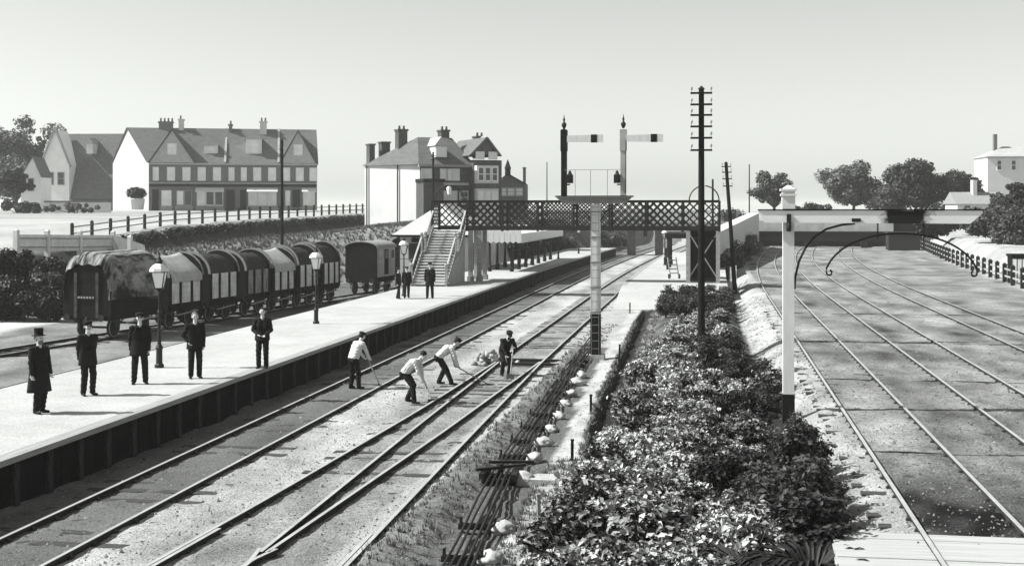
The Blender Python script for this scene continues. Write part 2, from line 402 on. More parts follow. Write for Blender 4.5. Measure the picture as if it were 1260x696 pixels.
# ------------------------------------------------------------------ tracks
PROF = [(-.035, -.16), (.035, -.16), (.035, -.1), (.012, -.09), (.012, -.05), (.035, -.04), (.035, 0), (-.035, 0), (-.035, -.04), (-.012, -.05), (-.012, -.09), (-.035, -.1)]
def rail(pts, z, parent, nm='rail', prof=PROF):
    o = parent.location; mb_ = MB(); n_ = len(prof); vs_, fs_, mi = [], [], []
    for X, Y in pts:
        for u, w in prof: vs_.append((X + u - o.x, Y - o.y, z + w - o.z))
    for i in range(len(pts) - 1):
        for k in range(n_):
            k2 = (k + 1) % n_; fs_.append((i * n_ + k, i * n_ + k2, (i + 1) * n_ + k2, (i + 1) * n_ + k)); mi.append(1 if k == 6 else 0)
    fs_ += [tuple(range(n_)), tuple((len(pts) - 1) * n_ + k for k in range(n_))]; mi += [0, 0]
    mb_.add(vs_, fs_); mb_.m = mi
    return mb_.build(nm, [M_rust, M_head], parent)
def yseq(y0, y1, fn): return [(fn(Y), Y) for Y in list(np.arange(y0, min(y1, 80), 4)) + list(np.arange(max(80, y0), y1, 5)) + [y1]]
sl = MB(); sl.box(-1.3, 1.3, -.125, .125, -.15, 0); sl_me = sl.mesh('sleeper', M_sleeper)
def sleepers(root, xc, y0, y1, z, step=.76, wid=1.0):
    o = root.location; Y = y0
    while Y < y1:
        s_ = link('sleeper', sl_me, root, (xc(Y) - o.x + random.uniform(-.05, .05), Y - o.y, z + random.uniform(-.03, .014) - o.z))
        s_.rotation_euler.z = random.uniform(-.012, .012); s_.scale.x = wid; Y += step + random.uniform(-.03, .03)
def chairs(root, xfs, y0, y1, z, step=.76):
    o = root.location; m_ = MB(); Y = y0
    while Y < y1:
        for xf in xfs:
            x = xf(Y) - o.x
            for s in (-1, 1):
                m_.add([(x + s * .03, Y - o.y - .06, z - .09 - o.z), (x + s * .09, Y - o.y - .05, z - .12 - o.z), (x + s * .09, Y - o.y + .05, z - .12 - o.z), (x + s * .03, Y - o.y + .06, z - .09 - o.z),
                        (x + s * .03, Y - o.y - .05, z - .025 - o.z), (x + s * .08, Y - o.y - .04, z - .08 - o.z), (x + s * .08, Y - o.y + .04, z - .08 - o.z), (x + s * .03, Y - o.y + .05, z - .025 - o.z)],
                       [(0, 1, 5, 4), (1, 2, 6, 5), (2, 3, 7, 6), (4, 5, 6, 7), (0, 4, 7, 3)])
        Y += step
    c = m_.build('rail_chairs', M_iron, root, clean=False); c['kind'] = 'stuff'; return c

tA = thing('railway_track', 'plain running line alongside the timber platform face', 'track', (-10.43, 12, 0))
fAL = lambda Y: -11.15 + dxm(Y); fAR = lambda Y: -9.70 + dxm(Y)
rail(yseq(12, 200, fAL), .10, tA); rail(yseq(12, 200, fAR), .10, tA)
sleepers(tA, lambda Y: -10.43, 14, 72, .0); chairs(tA, (fAL, fAR), 14, 80, .10)

tB = thing('railway_track', 'line with diverging turnout rails beside the point rodding', 'track', (-6.5, 12, 0))
b1 = lambda Y: interp(Y, [8, 18.3, 22.9, 33, 44, 60], [-8.75, -8.14, -7.9, -7.52, -7.30, -7.27]) + dxm(Y) - .02
b4 = lambda Y: interp(Y, [8, 18.8, 30, 44, 60], [-5.15, -5.30, -5.52, -5.76, -5.82]) + dxm(Y)
b2 = lambda Y: interp(Y, [18.9, 30, 44.1], [-6.80, -7.02, -7.22])
b3 = lambda Y: interp(Y, [18.9, 30, 44.1], [-6.70, -6.24, -5.83])
seqB = lambda f: [(f(Y), Y) for Y in list(np.arange(12, 60, 2)) + list(np.arange(60, 80, 4)) + list(np.arange(80, 201, 5))]
rail(seqB(b1), .10, tB, 'stock_rail'); rail(seqB(b4), .10, tB, 'stock_rail')
rail([(b2(Y), Y) for Y in np.arange(19, 44.2, 1.2)], .10, tB, 'switch_rail'); rail([(b3(Y), Y) for Y in np.arange(19, 44.2, 1.2)], .10, tB, 'switch_rail')
rail([(-6.62, 19.2), (-6.75, 18.6), (-7.2, 12)], .10, tB, 'wing_rail'); rail([(-6.88, 19.2), (-6.76, 18.4), (-6.68, 12)], .102, tB, 'wing_rail')
rail([(b1(Y) + .09, Y) for Y in np.arange(15.5, 21, 1.2)], .10, tB, 'check_rail'); rail([(b4(Y) - .09, Y) for Y in np.arange(15.5, 21, 1.2)], .10, tB, 'check_rail')
sleepers(tB, lambda Y: (b1(Y) + b4(Y)) / 2, 14, 44, .0, wid=1.18); sleepers(tB, lambda Y: -6.55, 45, 72, .0)
chairs(tB, (b1, b4), 14, 80, .10)
for Y in (43.9, 45.1):
    q = MB(); q.bar((-1.2, Y - 12, .03), (2.25, Y - 12.1, .03), .14, .12); q.build('stretcher_bar', M_iron, tB)
q = MB(); q.box(-.95, .95, 44.2 - 12, 44.8 - 12, -.05, .03); q.build('lock_cover', M_wagdark, tB)

ZY = .70
yr = [2.98, 4.43, 6.13, 7.72, 10.1, 11.55]
labs = ['yard line passing under the loading gauge hoop', 'yard line beyond the loading gauge track, worn pale rails', 'yard line nearest the post fence on the far side of the goods yard']
for k in range(3):
    t = thing('railway_track', labs[k], 'track', (yr[2 * k] + .72, 12, .6))
    fl = lambda Y, k=k: yr[2 * k] + dxy(Y) * (1 + .12 * k); fr = lambda Y, k=k: yr[2 * k + 1] + dxy(Y) * (1 + .12 * k)
    rail(yseq(12, 166, fl), ZY, t); rail(yseq(12, 166, fr), ZY, t)
    sleepers(t, lambda Y, k=k: yr[2 * k] + .74, 20, 62, .598); chairs(t, (fl, fr), 19.6, 72, ZY)
    for Y in (25.9, 36.8, 47.2, 60):
        q = MB(); x0, x1 = yr[2 * k] + .04 - (yr[2 * k] + .72), (yr[2 * k + 2] - .04 if k < 2 else 14) - (yr[2 * k] + .72)
        q.tube([(x0 + (x1 - x0) * u, Y - 12 + .05 * math.sin(u * 9 + k), .02 + .012 * math.sin(u * 7)) for u in np.linspace(0, 1, 9)], .017, 6)
        q.build('tie_rod', M_iron, t)

# siding on the left, angled into the yard behind the platform
SX0, SY0, SDX = -27.35, 54.7, .131
def sid(Y): return SX0 + SDX * (Y - SY0)
tS = thing('railway_track', 'siding carrying the row of goods wagons behind the platform', 'track', (sid(40), 40, -.5))
rail([(sid(Y) - .72, Y) for Y in (20, 40, 60, 80, 104)], -.38, tS); rail([(sid(Y) + .72, Y) for Y in (20, 40, 60, 80, 104)], -.38, tS)
sleepers(tS, sid, 30, 60, -.48)

# ------------------------------------------------------------------ platforms
PX0, PX1, PZ = -17.3, -12.3, 0.9
pr = thing('station_platform', 'long pale gravel platform with dark boarded face and upright posts', 'platform', (-14.8, 40, 0))
def strip(fx0, fx1, ylist, z0, z1, o):
    m_ = MB(); vs_, fs_ = [], []
    for Y in ylist:
        a, c = fx0(Y) - o[0], fx1(Y) - o[0]; y = Y - o[1]; vs_ += [(a, y, z1), (c, y, z1), (c, y, z0), (a, y, z0)]
    for i in range(len(ylist) - 1):
        for k in range(4): fs_.append((i * 4 + k, i * 4 + (k + 1) % 4, i * 4 + 4 + (k + 1) % 4, i * 4 + 4 + k))
    fs_ += [(0, 1, 2, 3), tuple((len(ylist) - 1) * 4 + k for k in range(4))]
    return m_.add(vs_, fs_)
Yp = [6, 20, 40, 60, 80, 90, 100, 110, 120, 130, 140, 150]
pf = lambda Y: PX1 + dxm(Y); pbk = lambda Y: PX0 + dxm(Y)
strip(pbk, lambda Y: pf(Y) - .30, Yp, .3, PZ, (-14.8, 40)).build('surface', M_platform, pr)
M_coping = mat('coping_board', 0.36, v2=0.2, scale=3, stretch=(6, .3, 6), bump=.2)
strip(lambda Y: pf(Y) - .30, lambda Y: pf(Y) + .03, Yp, .80, PZ + .012, (-14.8, 40)).build('coping', M_coping, pr)
strip(lambda Y: pf(Y) - .30, lambda Y: pf(Y) - .04, Yp, -.3, .799, (-14.8, 40)).build('face_boards', M_wall, pr)
strip(lambda Y: pbk(Y) - .12, pbk, Yp, -.7, PZ - .01, (-14.8, 40)).build('rear_wall', M_wall, pr)
po = MB(); po.box(-.06, .09, -.09, .09, -.3, .795); po_me = po.mesh('post', M_post)
bd = MB(); bd.box(-.035, .012, -.095, .095, -.2, .79); bd_me = bd.mesh('board', M_wall)
Y = 14.4
while Y < 96:
    link('post', po_me, pr, (pf(Y) - .04 + 14.8, Y - 40, 0)).rotation_euler.z = random.uniform(-.03, .03)
    if Y < 50:
        for k in range(1, 6):
            o = link('board', bd_me, pr, (pf(Y) - .035 + random.uniform(-.008, .01) + 14.8, Y - 40 + k * .2, random.uniform(-.02, .0)))
    Y += 1.2

pr2 = thing('station_platform', 'pale facing platform starting under the footbridge steps', 'platform', (-3, 90, 0))
g0 = lambda Y: -5.25 + dxm(Y) * .75; g1 = lambda Y: .9 + dxm(Y) * .9
strip(lambda Y: g0(Y) + .25, g1, [76, 85, 95, 105, 115, 125, 135], .2, PZ, (-3, 90)).build('surface', M_platform, pr2)
strip(g0, lambda Y: g0(Y) + .25, [76, 85, 95, 105, 115, 125, 135], -.2, PZ + .01, (-3, 90)).build('coping', M_coping, pr2)
q = MB(); q.prism([(-2.2, -14, .899), (-2.2, -21, .02), (-2.2, -21, -.1), (-2.2, -14, -.1)], (5.6, 0, 0)); q.build('ramp', M_platform, pr2)
# ------------------------------------------------------------------ footbridge
FBX0, FBX1, FBY, FBW = -17.15, .45, 79.0, 2.1
fb = thing('footbridge', 'dark lattice iron footbridge with timber steps crossing all the platform lines', 'footbridge', (-8, 79, 0))
def fx(X): return X + 8
ZD, ZT = 4.2, 5.85
q = MB(); q.box(fx(FBX0), fx(FBX1), 0.06, FBW - .06, ZD - .12, ZD); q.build('deck', M_wagdark, fb)
nb = 8; bw_ = (FBX1 - FBX0) / nb
for side, y in ((0, 0.0), (1, FBW)):
    q = MB(); q.box(fx(FBX0), fx(FBX1), y - .07, y + .07, ZT - .12, ZT); q.box(fx(FBX0), fx(FBX1), y - .1, y + .1, ZT, ZT + .03); q.build('top_chord', M_iron, fb)
    q = MB(); q.box(fx(FBX0) if side else fx(-15.0), fx(FBX1), y - .08, y + .08, ZD - .16, ZD + .10); q.build('bottom_chord', M_iron, fb)
    for k in range(nb + 1):
        q = MB(); x = fx(FBX0 + k * bw_); q.box(x - .07, x + .07, y - .083, y + .083, ZD - .22, ZT - .01); q.build('panel_post', M_iron, fb)
    for k in range(nb):
        if side == 0 and k == 0: continue
        q = MB(); x0 = fx(FBX0 + k * bw_); z0, z1 = ZD + .08, ZT - .12; h = z1 - z0; st = .46
        j = -h
        while j < bw_:
            for sgn in (1, -1):
                a, c = (j, 0.0), (j + h, h)
                if a[0] < 0: a = (0.0, -a[0] + 0.0)
                if c[0] > bw_: c = (bw_, c[1] - (c[0] - bw_))
                if a[0] < c[0]:
                    ax, cx = (a[0], c[0]) if sgn > 0 else (bw_ - a[0], bw_ - c[0])
                    yy = y + (.018 if sgn > 0 else -.018)
                    q.bar((x0 + ax, yy, z0 + a[1]), (x0 + cx, yy, z0 + c[1]), .03, .075, up=(0, 1, 0) if False else (0, 0, 1))
            j += st
        q.build('lattice_panel', M_iron, fb)
# end lattices
for X in (FBX0, FBX1):
    q = MB(); x = fx(X)
    for j in np.arange(-1.5, 2.1, .42):
        for s in (1, -1):
            y0, y1 = max(j, 0), min(j + 1.5, 2.1)
            if y1 > y0:
                za, zb = ZD + .1 + (y0 - j), ZD + .1 + (y1 - j)
                if s > 0: q.bar((x, y0, za), (x, y1, zb), .03, .07)
                else: q.bar((x, 2.1 - y0, za), (x, 2.1 - y1, zb), .03, .07)
    q.build('end_lattice', M_iron, fb)
# stairs to the near platform
SX_0, SX_1, SY_0 = -17.1, -15.05, 73.2
nst = 20; run = (79.0 - SY_0 - .9) / nst; rise = (ZD - PZ) / (nst + 1)
trd = MB(); trd.box(-.98, .98, -.03, .29, -.075, 0); trd_me = trd.mesh('tread', M_tread)
rsr = MB(); rsr.box(-.96, .96, 0, .02, -rise + .03, -.077); rsr_me = rsr.mesh('riser', M_wagdark)
xm = (SX_0 + SX_1) / 2
def stair_y(k): return SY_0 + k * run + (.9 if k >= 11 else 0)
for k in range(nst):
    zz = PZ + (k + 1) * rise; y = stair_y(k) - 79
    link('tread', trd_me, fb, (fx(xm), y, zz)); link('riser', rsr_me, fb, (fx(xm), y + .02, zz))
q = MB(); q.box(fx(SX_0) + .05, fx(SX_1) - .05, stair_y(10) + .2 - 79, stair_y(11) + .05 - 79, PZ + 11 * rise - .1, PZ + 11 * rise - .003); q.build('half_landing', M_wood, fb)
for X in (SX_0, SX_1):
    x = fx(X)
    pts = [(stair_y(0) - .1, PZ), (stair_y(10) + .1, PZ + 11 * rise), (stair_y(11) + .0, PZ + 11.2 * rise), (79.0 - .03, ZD)]
    for i, (a, c) in enumerate(zip(pts[:-1], pts[1:])):
        q = MB(); q.bar((x, a[0] - 79, a[1] + .02), (x, c[0] - 79, c[1] + .02), .07, .32); q.build('stringer', M_wood, fb)
        q = MB(); q.bar((x, a[0] - 79, a[1] + 1.03), (x, c[0] - 79, c[1] + 1.03), .09, .09); q.build('handrail', M_cream, fb)
        if i != 1:
            q = MB(); m_ = 9
            for j in range(1, m_):
                u = j / m_; yy = a[0] + (c[0] - a[0]) * u - 79; zz = a[1] + (c[1] - a[1]) * u
                q.box(x - .015, x + .015, yy - .02, yy + .02, zz + .1, zz + 1.0)
            q.build('balusters', M_iron, fb)
    for (yy, zz) in pts[:3]:
        q = MB(); q.box(x - .07, x + .07, yy - .07 - 79, yy + .07 - 79, zz - .1, zz + 1.2); q.lathe([(.10, zz + 1.2), (.10, zz + 1.26), (.03, zz + 1.34)], 8, x, yy - 79); q.build('newel', M_wood, fb)
# boarded side under the stairs and supporting columns
q = MB(); q.prism([(fx(SX_1) - .06, stair_y(4) - 79, PZ), (fx(SX_1) - .06, 78.85 - 79, PZ), (fx(SX_1) - .06, 78.85 - 79, ZD - .5), (fx(SX_1) - .06, stair_y(4) - 79, PZ + 3.6 * rise)], (.04, 0, 0)); q.build('boarded_side', M_cream, fb)
for X in (-14.75, -14.2):
    for y in (.1, FBW - .1):
        q = MB(); q.box(fx(X) - .13, fx(X) + .13, y - .13, y + .13, PZ - .1, ZD - .14); q.box(fx(X) - .19, fx(X) + .19, y - .19, y + .19, PZ - .1, PZ + .3); q.build('column', M_cream if X < -14.5 else M_wood, fb)
# trestle at the far platform with boarded stairs behind
for X in (-1.42, .36):
    for y in (0.05, FBW - .05):
        q = MB(); q.box(fx(X) - .12, fx(X) + .12, y - .12, y + .12, PZ - .2, ZD - .14); q.build('column', M_wood, fb)
for a, c in (((-1.4, 1.15), (.34, 3.95)), ((-1.4, 3.95), (.34, 1.15))):
    q = MB(); q.bar((fx(a[0]), .0 + (.02 if a[1] < 2 else -.03), a[1]), (fx(c[0]), .0 + (.02 if a[1] < 2 else -.03), c[1]), .045, .07); q.build('cross_brace', M_grey, fb)
q = MB(); q.box(fx(-1.42), fx(.36), -.05, .1, 1.05, 1.2); q.box(fx(-1.42), fx(.36), -.05, .1, 3.5, 3.62); q.build('tie_beam', M_wagdark, fb)
q = MB(); q.prism([(fx(-1.28), 2.2, ZD), (fx(-1.28), 2.2, ZD - .3), (fx(-1.28), 7.8, PZ), (fx(-1.28), 8.1, PZ), (fx(-1.28), 3, ZD)], (1.5, 0, 0)); q.build('far_stair', M_wagdark, fb)
q = MB(); q.box(fx(-1.3), fx(.25), FBW + .05, FBW + .1, PZ, ZD - .2); q.build('boarded_back', M_wagdark, fb)
# lamp hoops over the stair heads
for X0, X1, y in ((-17.05, -15.15, .02), (-1.35, .42, .02)):
    r = (X1 - X0) / 2; xc = fx((X0 + X1) / 2)
    q = MB(); q.tube([(xc + r * math.cos(t), y, ZT + r * math.sin(t)) for t in np.linspace(0, math.pi, 25)], .038, 8); q.build('lamp_hoop', M_iron, fb)
q = MB(); q.lathe([(.02, 6.75), (.12, 6.7), (.17, 6.6), (.1, 6.25), (.04, 6.2)], 6, fx(-16.1), .02); q.build('hanging_lamp', M_glass, fb)

# ------------------------------------------------------------------ station building, canopy
sb = thing('station_building', 'low white boarded station building with pale hipped roof behind the footbridge steps', 'building', (-20.2, 98, 0))
q = MB(); q.box(-2.6, 2.6, -4.2, 6, -.6, 3.45); q.build('wall', M_render, sb)
q = MB(); zr, ze = 5.75, 3.45
a = [(-3.1, -4.8, ze), (3.1, -4.8, ze), (3.1, 6.5, ze), (-3.1, 6.5, ze), (0, -1.8, zr), (0, 3.5, zr)]
q.add(a, [(0, 1, 4), (1, 2, 5, 4), (2, 3, 5), (3, 0, 4, 5), (0, 3, 2, 1)]); q.build('roof', mat('pale_slate', .5, v2=.38, scale=2, stretch=(1, 1, 4)), sb)
q = MB(); q.box(-3.15, 3.15, -4.88, -4.78, 3.3, 3.46); q.build('gutter', M_dark, sb)
for x in (-1.5, 1.2):
    w = MB(); w.box(x - .5, x + .5, -4.27, -4.19, 1.6, 2.9); w = w.build('window', M_cream, sb)
    p = MB(); p.box(x - .42, x + .42, -4.285, -4.272, 1.68, 2.82); p.build('pane', M_pane, w)
q = MB(); q.box(2.59, 2.66, -2.5, -1.4, .9, 3.1); q.build('door', M_dark, sb)

cp = thing('platform_canopy', 'white fretted platform awning on dark columns beyond the footbridge', 'canopy', (-15, 104, .9))
q = MB(); q.prism([(-1.9, -13, 2.95), (1.6, -13, 2.6), (1.6, -13, 2.68), (-1.9, -13, 3.05)], (0, 26, 0)); q.build('roof', M_render, cp)
q = MB()
for k in range(66):
    y = -13 + k * .4; q.prism([(1.6, y, 2.7), (1.6, y + .39, 2.7), (1.6, y + .39, 2.15), (1.6, y + .2, 2.02), (1.6, y, 2.15)], (.04, 0, 0))
v = q.build('valance', M_white, cp); v['kind'] = 'stuff'
q = MB()
for k in range(9):
    x = -1.9 + k * .4; q.prism([(x, -13.02, 2.98), (x + .38, -13.02, 2.98), (x + .38, -13.02, 2.15), (x + .19, -13.02, 2.02), (x, -13.02, 2.15)], (0, -.03, 0))
v = q.build('end_valance', M_white, cp); v['kind'] = 'stuff'
cm = MB(); cm.lathe([(.16, 0), (.16, .35), (.1, .45), (.08, 2.0), (.13, 2.3), (.16, 2.6)], 8); cm_me = cm.mesh('column', M_iron)
for y in (-12.4, -9, -5.4, -1.8, 2, 6, 10):
    for x in (.9, -.7): link('column', cm_me, cp, (x, y, 0))
# far platform shelter
cq = thing('platform_shelter', 'small dark flat awning on posts on the far platform', 'shelter', (-2.2, 99, .9))
q = MB(); q.box(-1.2, 1.6, -3, 6, 2.3, 2.65); q.build('roof', M_dark, cq)
for y in (-2.6, 1.5, 5.4):
    q = MB(); q.lathe([(.13, 0), (.13, .4), (.08, .5), (.08, 2.3)], 8, -1.0, y); q.build('post', M_iron, cq)
q = MB(); q.box(1.3, 1.55, -2.8, 5.8, 0, 2.3); q.build('back_wall', M_wagdark, cq)
# luggage barrow on the far platform
tr = thing('luggage_barrow', 'small two wheeled luggage barrow parked on the far platform', 'barrow', (-2.35, 83.5, .9), .4)
q = MB()
for x in (-.28, .28): q.bar((x, 0, .12), (x, .5, 1.35), .06, .06)
q.build('frame', M_wood, tr)
for k in range(4):
    q = MB(); q.bar((-.28, .1 + k * .11, .36 + k * .27), (.28, .1 + k * .11, .36 + k * .27), .04, .06); q.build('rung', M_wood, tr)
for x in (-.34, .34):
    q = MB(); q.tube([(x - .025, .08, .16), (x + .025, .08, .16)], .16, 14); q.build('wheel', M_iron, tr)

# ------------------------------------------------------------------ distant overbridge beyond the platforms
ob = thing('road_bridge', 'distant dark girder bridge on twin piers seen beneath the footbridge', 'bridge', (-5.5, 152, 0))
for px in (777, 811):
    P = atd(px, 153); q = MB(); q.box(P.x + 5.5 - .45, P.x + 5.5 + .45, P.y - 152 - .8, P.y - 152 + .8, -.2, 3.3); q.build('pier', M_brick, ob)
q = MB(); q.box(-13, 8, -1.2, 1.2, 3.3, 3.9); q.build('girder', M_grey, ob)
P = atd(794, 150); q = MB(); q.box(P.x + 5.5 - .22, P.x + 5.5 + .22, P.y - 152, P.y - 152 + .12, 2.2, 3.3); q.build('hanging_board', M_dark, ob)

# ------------------------------------------------------------------ bracket signal
def ss(n_, c): return c
P = at(733, 440, 0); sg = thing('bracket_signal', 'white laddered signal post carrying two arms on a cross beam above the footbridge', 'signal', (P.x, P.y, 0))
q = MB(); q.lathe([(.25, -.1), (.25, 1.58)], 4); q.build('tarred_base', M_dark, sg)
q = MB(); q.lathe([(.245, 1.58), (.225, 5.5)], 4); q.build('post', M_white, sg)
q = MB(); q.box(-.32, .32, -.25, .25, -.15, .12); q.build('footing', M_stone, sg)
q = MB()
for x in (-.13, .13): q.bar((x, -.215, .1), (x, -.2, 5.6), .014, .02)
ld = q.build('ladder', M_grey, sg)
rg = MB(); rg.bar((-.13, 0, 0), (.13, 0, 0), .016, .016); rg_me = rg.mesh('rung', M_grey)
for k in range(19): link('rung', rg_me, ld, (0, -.214 + k * .0008, .35 + k * .28))
for z in (1.62, 2.5, 3.4, 4.3, 5.2):
    q = MB(); q.lathe([(.262, z), (.262, z + .05)], 4); q.build('strap', M_grey, sg)
q = MB(); q.prism([(-1.42, -.16, 5.75), (1.3, -.16, 5.75), (1.05, -.16, 5.52), (-1.15, -.16, 5.52)], (0, .32, 0)); q.build('cross_beam', M_grey, sg)
q = MB(); q.box(-1.42, 1.34, -.42, .42, 5.76, 5.80); q.build('platform_boards', M_dark, sg)
for s in (-1, 1):
    q = MB(); q.tube([(s * .16, 0, 4.9), (s * .35, 0, 5.2), (s * .75, 0, 5.5)], .025, 6); q.build('strut', M_iron, sg)
q = MB()
for x in (-.7, -.15, .45): q.bar((x, -.38, 5.8), (x, -.38, 6.72), .018, .018)
q.bar((-1.1, -.38, 6.72), (1.0, -.38, 6.72), .016, .016); q.build('handrail', M_grey, sg)
for x, m_, mlab in ((-1.14, M_dark, 'left'), (.99, M_cream, 'right')):
    q = MB(); q.box(x - .1, x + .1, -.1, .1, 5.8, 7.45); q.box(x - .12, x + .12, -.12, .12, 7.40, 8.12); q.lathe([(.16, 8.10), (.17, 8.16), (.05, 8.2)], 4, x, 0)
    dl = q.build('signal_mast', m_, sg)
    q = MB(); q.lathe([(.03, 8.18), (.05, 8.24), (.09, 8.32), (.09, 8.38), (.03, 8.46), (.03, 8.5), (.05, 8.53), (.02, 8.6), (.005, 8.72)], 10, x, 0); q.build('finial', M_iron, dl)
    q = MB(); q.prism([(x + .12, -.13, 7.72), (x + 1.42, -.13, 7.70), (x + 1.42, -.13, 7.98), (x + .12, -.13, 7.95)], (0, -.025, 0)); am_ = q.build('semaphore_arm', M_white, sg)
    q = MB(); q.box(x + .98, x + 1.2, -.162, -.128, 7.695, 7.985); q.build('arm_stripe', M_dark, am_)
    lx = x + (.22 if x < 0 else -.22)
    q = MB(); q.box(lx - .11, lx + .11, -.2, .04, 6.25, 6.55); q.lathe([(.1, 6.55), (.06, 6.62), (.05, 6.68), (.02, 6.7)], 8, lx, -.08); q.tube([(lx, -.19, 6.4), (lx, -.26, 6.4)], .07, 10); q.bar((lx, -.05, 6.2), (x, -.05, 6.2), .04, .05); q.build('lamp', M_iron, sg)
    q = MB(); q.tube([(x + .1, -.14, 7.8), (x + .08, -.14, 5.9)], .012, 6); q.build('down_rod', M_iron, sg)

# ------------------------------------------------------------------ telegraph poles
def pole(label, base, top, r, arms, ins=True, lean=0.0, group=None, aw=.38):
    t = thing('telegraph_pole', label, 'pole', base, 0, group); H = top - base[2]
    q = MB(); q.tube([(0, 0, -.4), (lean * .5, 0, H * .5), (lean, 0, H)], [r, r * .85, r * .7], 10); q.build('shaft', M_pole, t)
    q = MB(); q.lathe([(r * .9, H), (r * .9, H + .02), (.02, H + .12)], 8, lean, 0); q.build('cap', M_iron, t)
    for i, z in enumerate(arms):
        z -= base[2]; x = lean * z / H
        q = MB(); q.box(x - aw, x + aw, -r - .06, -r * .6, z - .032, z + .032); a_ = q.build('crossarm', M_pole, t)
        if ins:
            for s in (-1, 1):
                for d in (aw - .04,):
                    q = MB(); q.lathe([(.012, z + .04), (.012, z + .1), (.04, z + .12), (.045, z + .19), (.02, z + .23)], 8, x + s * d, -r - .02); q.build('insulator', M_cream, a_)
    return t
P = at(863, 432, .3); Dp = -P.x * SI + P.y * CO
pole('tall dark telegraph pole with six short crossarms rising from the planted bed', (P.x, P.y, .15), zd(110, Dp), .14, [zd(y, Dp) for y in (115, 129, 142, 156, 170, 185)])
P = at(905, 357, .3); Dp = -P.x * SI + P.y * CO
pole('leaning telegraph pole between the bed and the curved yard line', (P.x, P.y, .1), zd(201, Dp), .15, [zd(y, Dp) for y in (205, 212, 220, 229)], lean=-.58, aw=.3)
P = atd(347, 97); pole('bare dark pole standing behind the row of goods wagons', (P.x, P.y, zd(305, 97)), zd(173, 97), .13, [zd(184, 97), zd(191, 97)], ins=False, aw=.14)
P = atd(533, 118); pole('pole in front of the corner villa rising over the footbridge steps', (P.x, P.y, 3), zd(188, 118), .12, [zd(192, 118), zd(197, 118)], ins=False, aw=.2)
P = atd(673, 190); pole('thin far pole standing behind the lattice footbridge', (P.x, P.y, 4), zd(200, 190), .09, [], ins=False)
P = atd(922, 170); pole('thin far pole beside the pale tree behind the goods yard', (P.x, P.y, 3), zd(203, 170), .1, [], ins=False)
P = atd(877, 92); pole('short stub pole behind the footbridge end hoop', (P.x, P.y, .9), zd(222, 92), .1, [], ins=False)

# ------------------------------------------------------------------ loading gauge
P = at(970, 505, .6); lg = thing('loading_gauge', 'white loading gauge post with long beam and hanging iron hoop', 'loading gauge', (P.x, P.y, .6)); o6 = .6
q = MB(); q.box(-.14, .14, -.14, .14, -.3, .40); q.build('tarred_base', M_dark, lg)
q = MB(); q.box(-.128, .128, -.128, .128, .40, 4.72); q.box(-.15, .15, -.15, .15, 4.72, 4.95)
q.build('post', M_white, lg)
q = MB(); q.box(-.13, .13, -.13, .13, 4.95, 5.0)
for z, r in ((4.95, .15), (5.02, .18), (5.09, .15), (5.14, .19)): q.box(-r, r, -r, r, z, z + .05)
q.box(-.14, .14, -.14, .14, 5.0, 5.15); q.lathe([(.2, 5.19), (.05, 5.27)], 4); q.build('finial', M_white, lg)
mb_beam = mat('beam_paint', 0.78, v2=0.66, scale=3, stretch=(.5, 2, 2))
# dark patch partway along the beam, edges broken by noise
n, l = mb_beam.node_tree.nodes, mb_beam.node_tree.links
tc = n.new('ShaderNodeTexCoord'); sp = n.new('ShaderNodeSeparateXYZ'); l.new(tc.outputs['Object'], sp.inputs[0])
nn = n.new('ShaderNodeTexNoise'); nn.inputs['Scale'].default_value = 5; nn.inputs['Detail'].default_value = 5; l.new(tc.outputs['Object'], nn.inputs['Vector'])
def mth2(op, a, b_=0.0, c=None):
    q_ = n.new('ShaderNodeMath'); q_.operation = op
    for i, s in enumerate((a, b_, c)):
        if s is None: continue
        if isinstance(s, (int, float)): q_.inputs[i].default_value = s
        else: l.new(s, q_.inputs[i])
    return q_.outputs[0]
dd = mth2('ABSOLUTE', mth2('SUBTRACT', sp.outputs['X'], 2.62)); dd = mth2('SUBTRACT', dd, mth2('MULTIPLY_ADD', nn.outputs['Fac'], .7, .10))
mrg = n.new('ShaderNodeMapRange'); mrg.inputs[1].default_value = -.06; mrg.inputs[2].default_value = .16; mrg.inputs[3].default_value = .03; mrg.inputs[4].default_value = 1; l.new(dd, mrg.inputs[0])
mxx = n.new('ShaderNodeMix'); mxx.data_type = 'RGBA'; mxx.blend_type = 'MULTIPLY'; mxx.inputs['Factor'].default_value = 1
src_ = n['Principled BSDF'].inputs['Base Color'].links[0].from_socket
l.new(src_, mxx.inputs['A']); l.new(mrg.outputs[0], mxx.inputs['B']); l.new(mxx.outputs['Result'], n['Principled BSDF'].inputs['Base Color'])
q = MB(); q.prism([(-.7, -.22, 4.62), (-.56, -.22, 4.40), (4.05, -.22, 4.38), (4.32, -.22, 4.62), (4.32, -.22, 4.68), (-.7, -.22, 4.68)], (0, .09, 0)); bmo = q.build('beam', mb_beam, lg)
q = MB(); q.box(-.71, 4.34, -.24, -.11, 4.682, 4.71); q.build('beam_capping', M_wagdark, lg)
q = MB(); q.box(1.42, 1.62, -.25, -.225, 4.42, 4.5); q.build('iron_plate', M_iron, bmo)
q = MB(); q.box(-.05, .05, -.28, -.14, 4.2, 4.6); q.ball((0, -.27, 4.3), (.06, .05, .11), 8); q.build('bracket_cleat', M_iron, lg)
q = MB(); q.tube([(.14, -.05, 2.85), (.16, -.06, 3.15), (.24, -.08, 3.5), (.38, -.1, 3.8), (.58, -.13, 4.06), (.85, -.15, 4.25), (1.2, -.16, 4.35), (1.5, -.17, 4.38)], .027, 8); q.build('curved_brace', M_iron, lg)
def scroll(cx, cz, s):
    return [(cx + s * .06 * math.cos(t), -.02, cz + .06 * math.sin(t)) for t in np.linspace(0, -4.4, 12)]
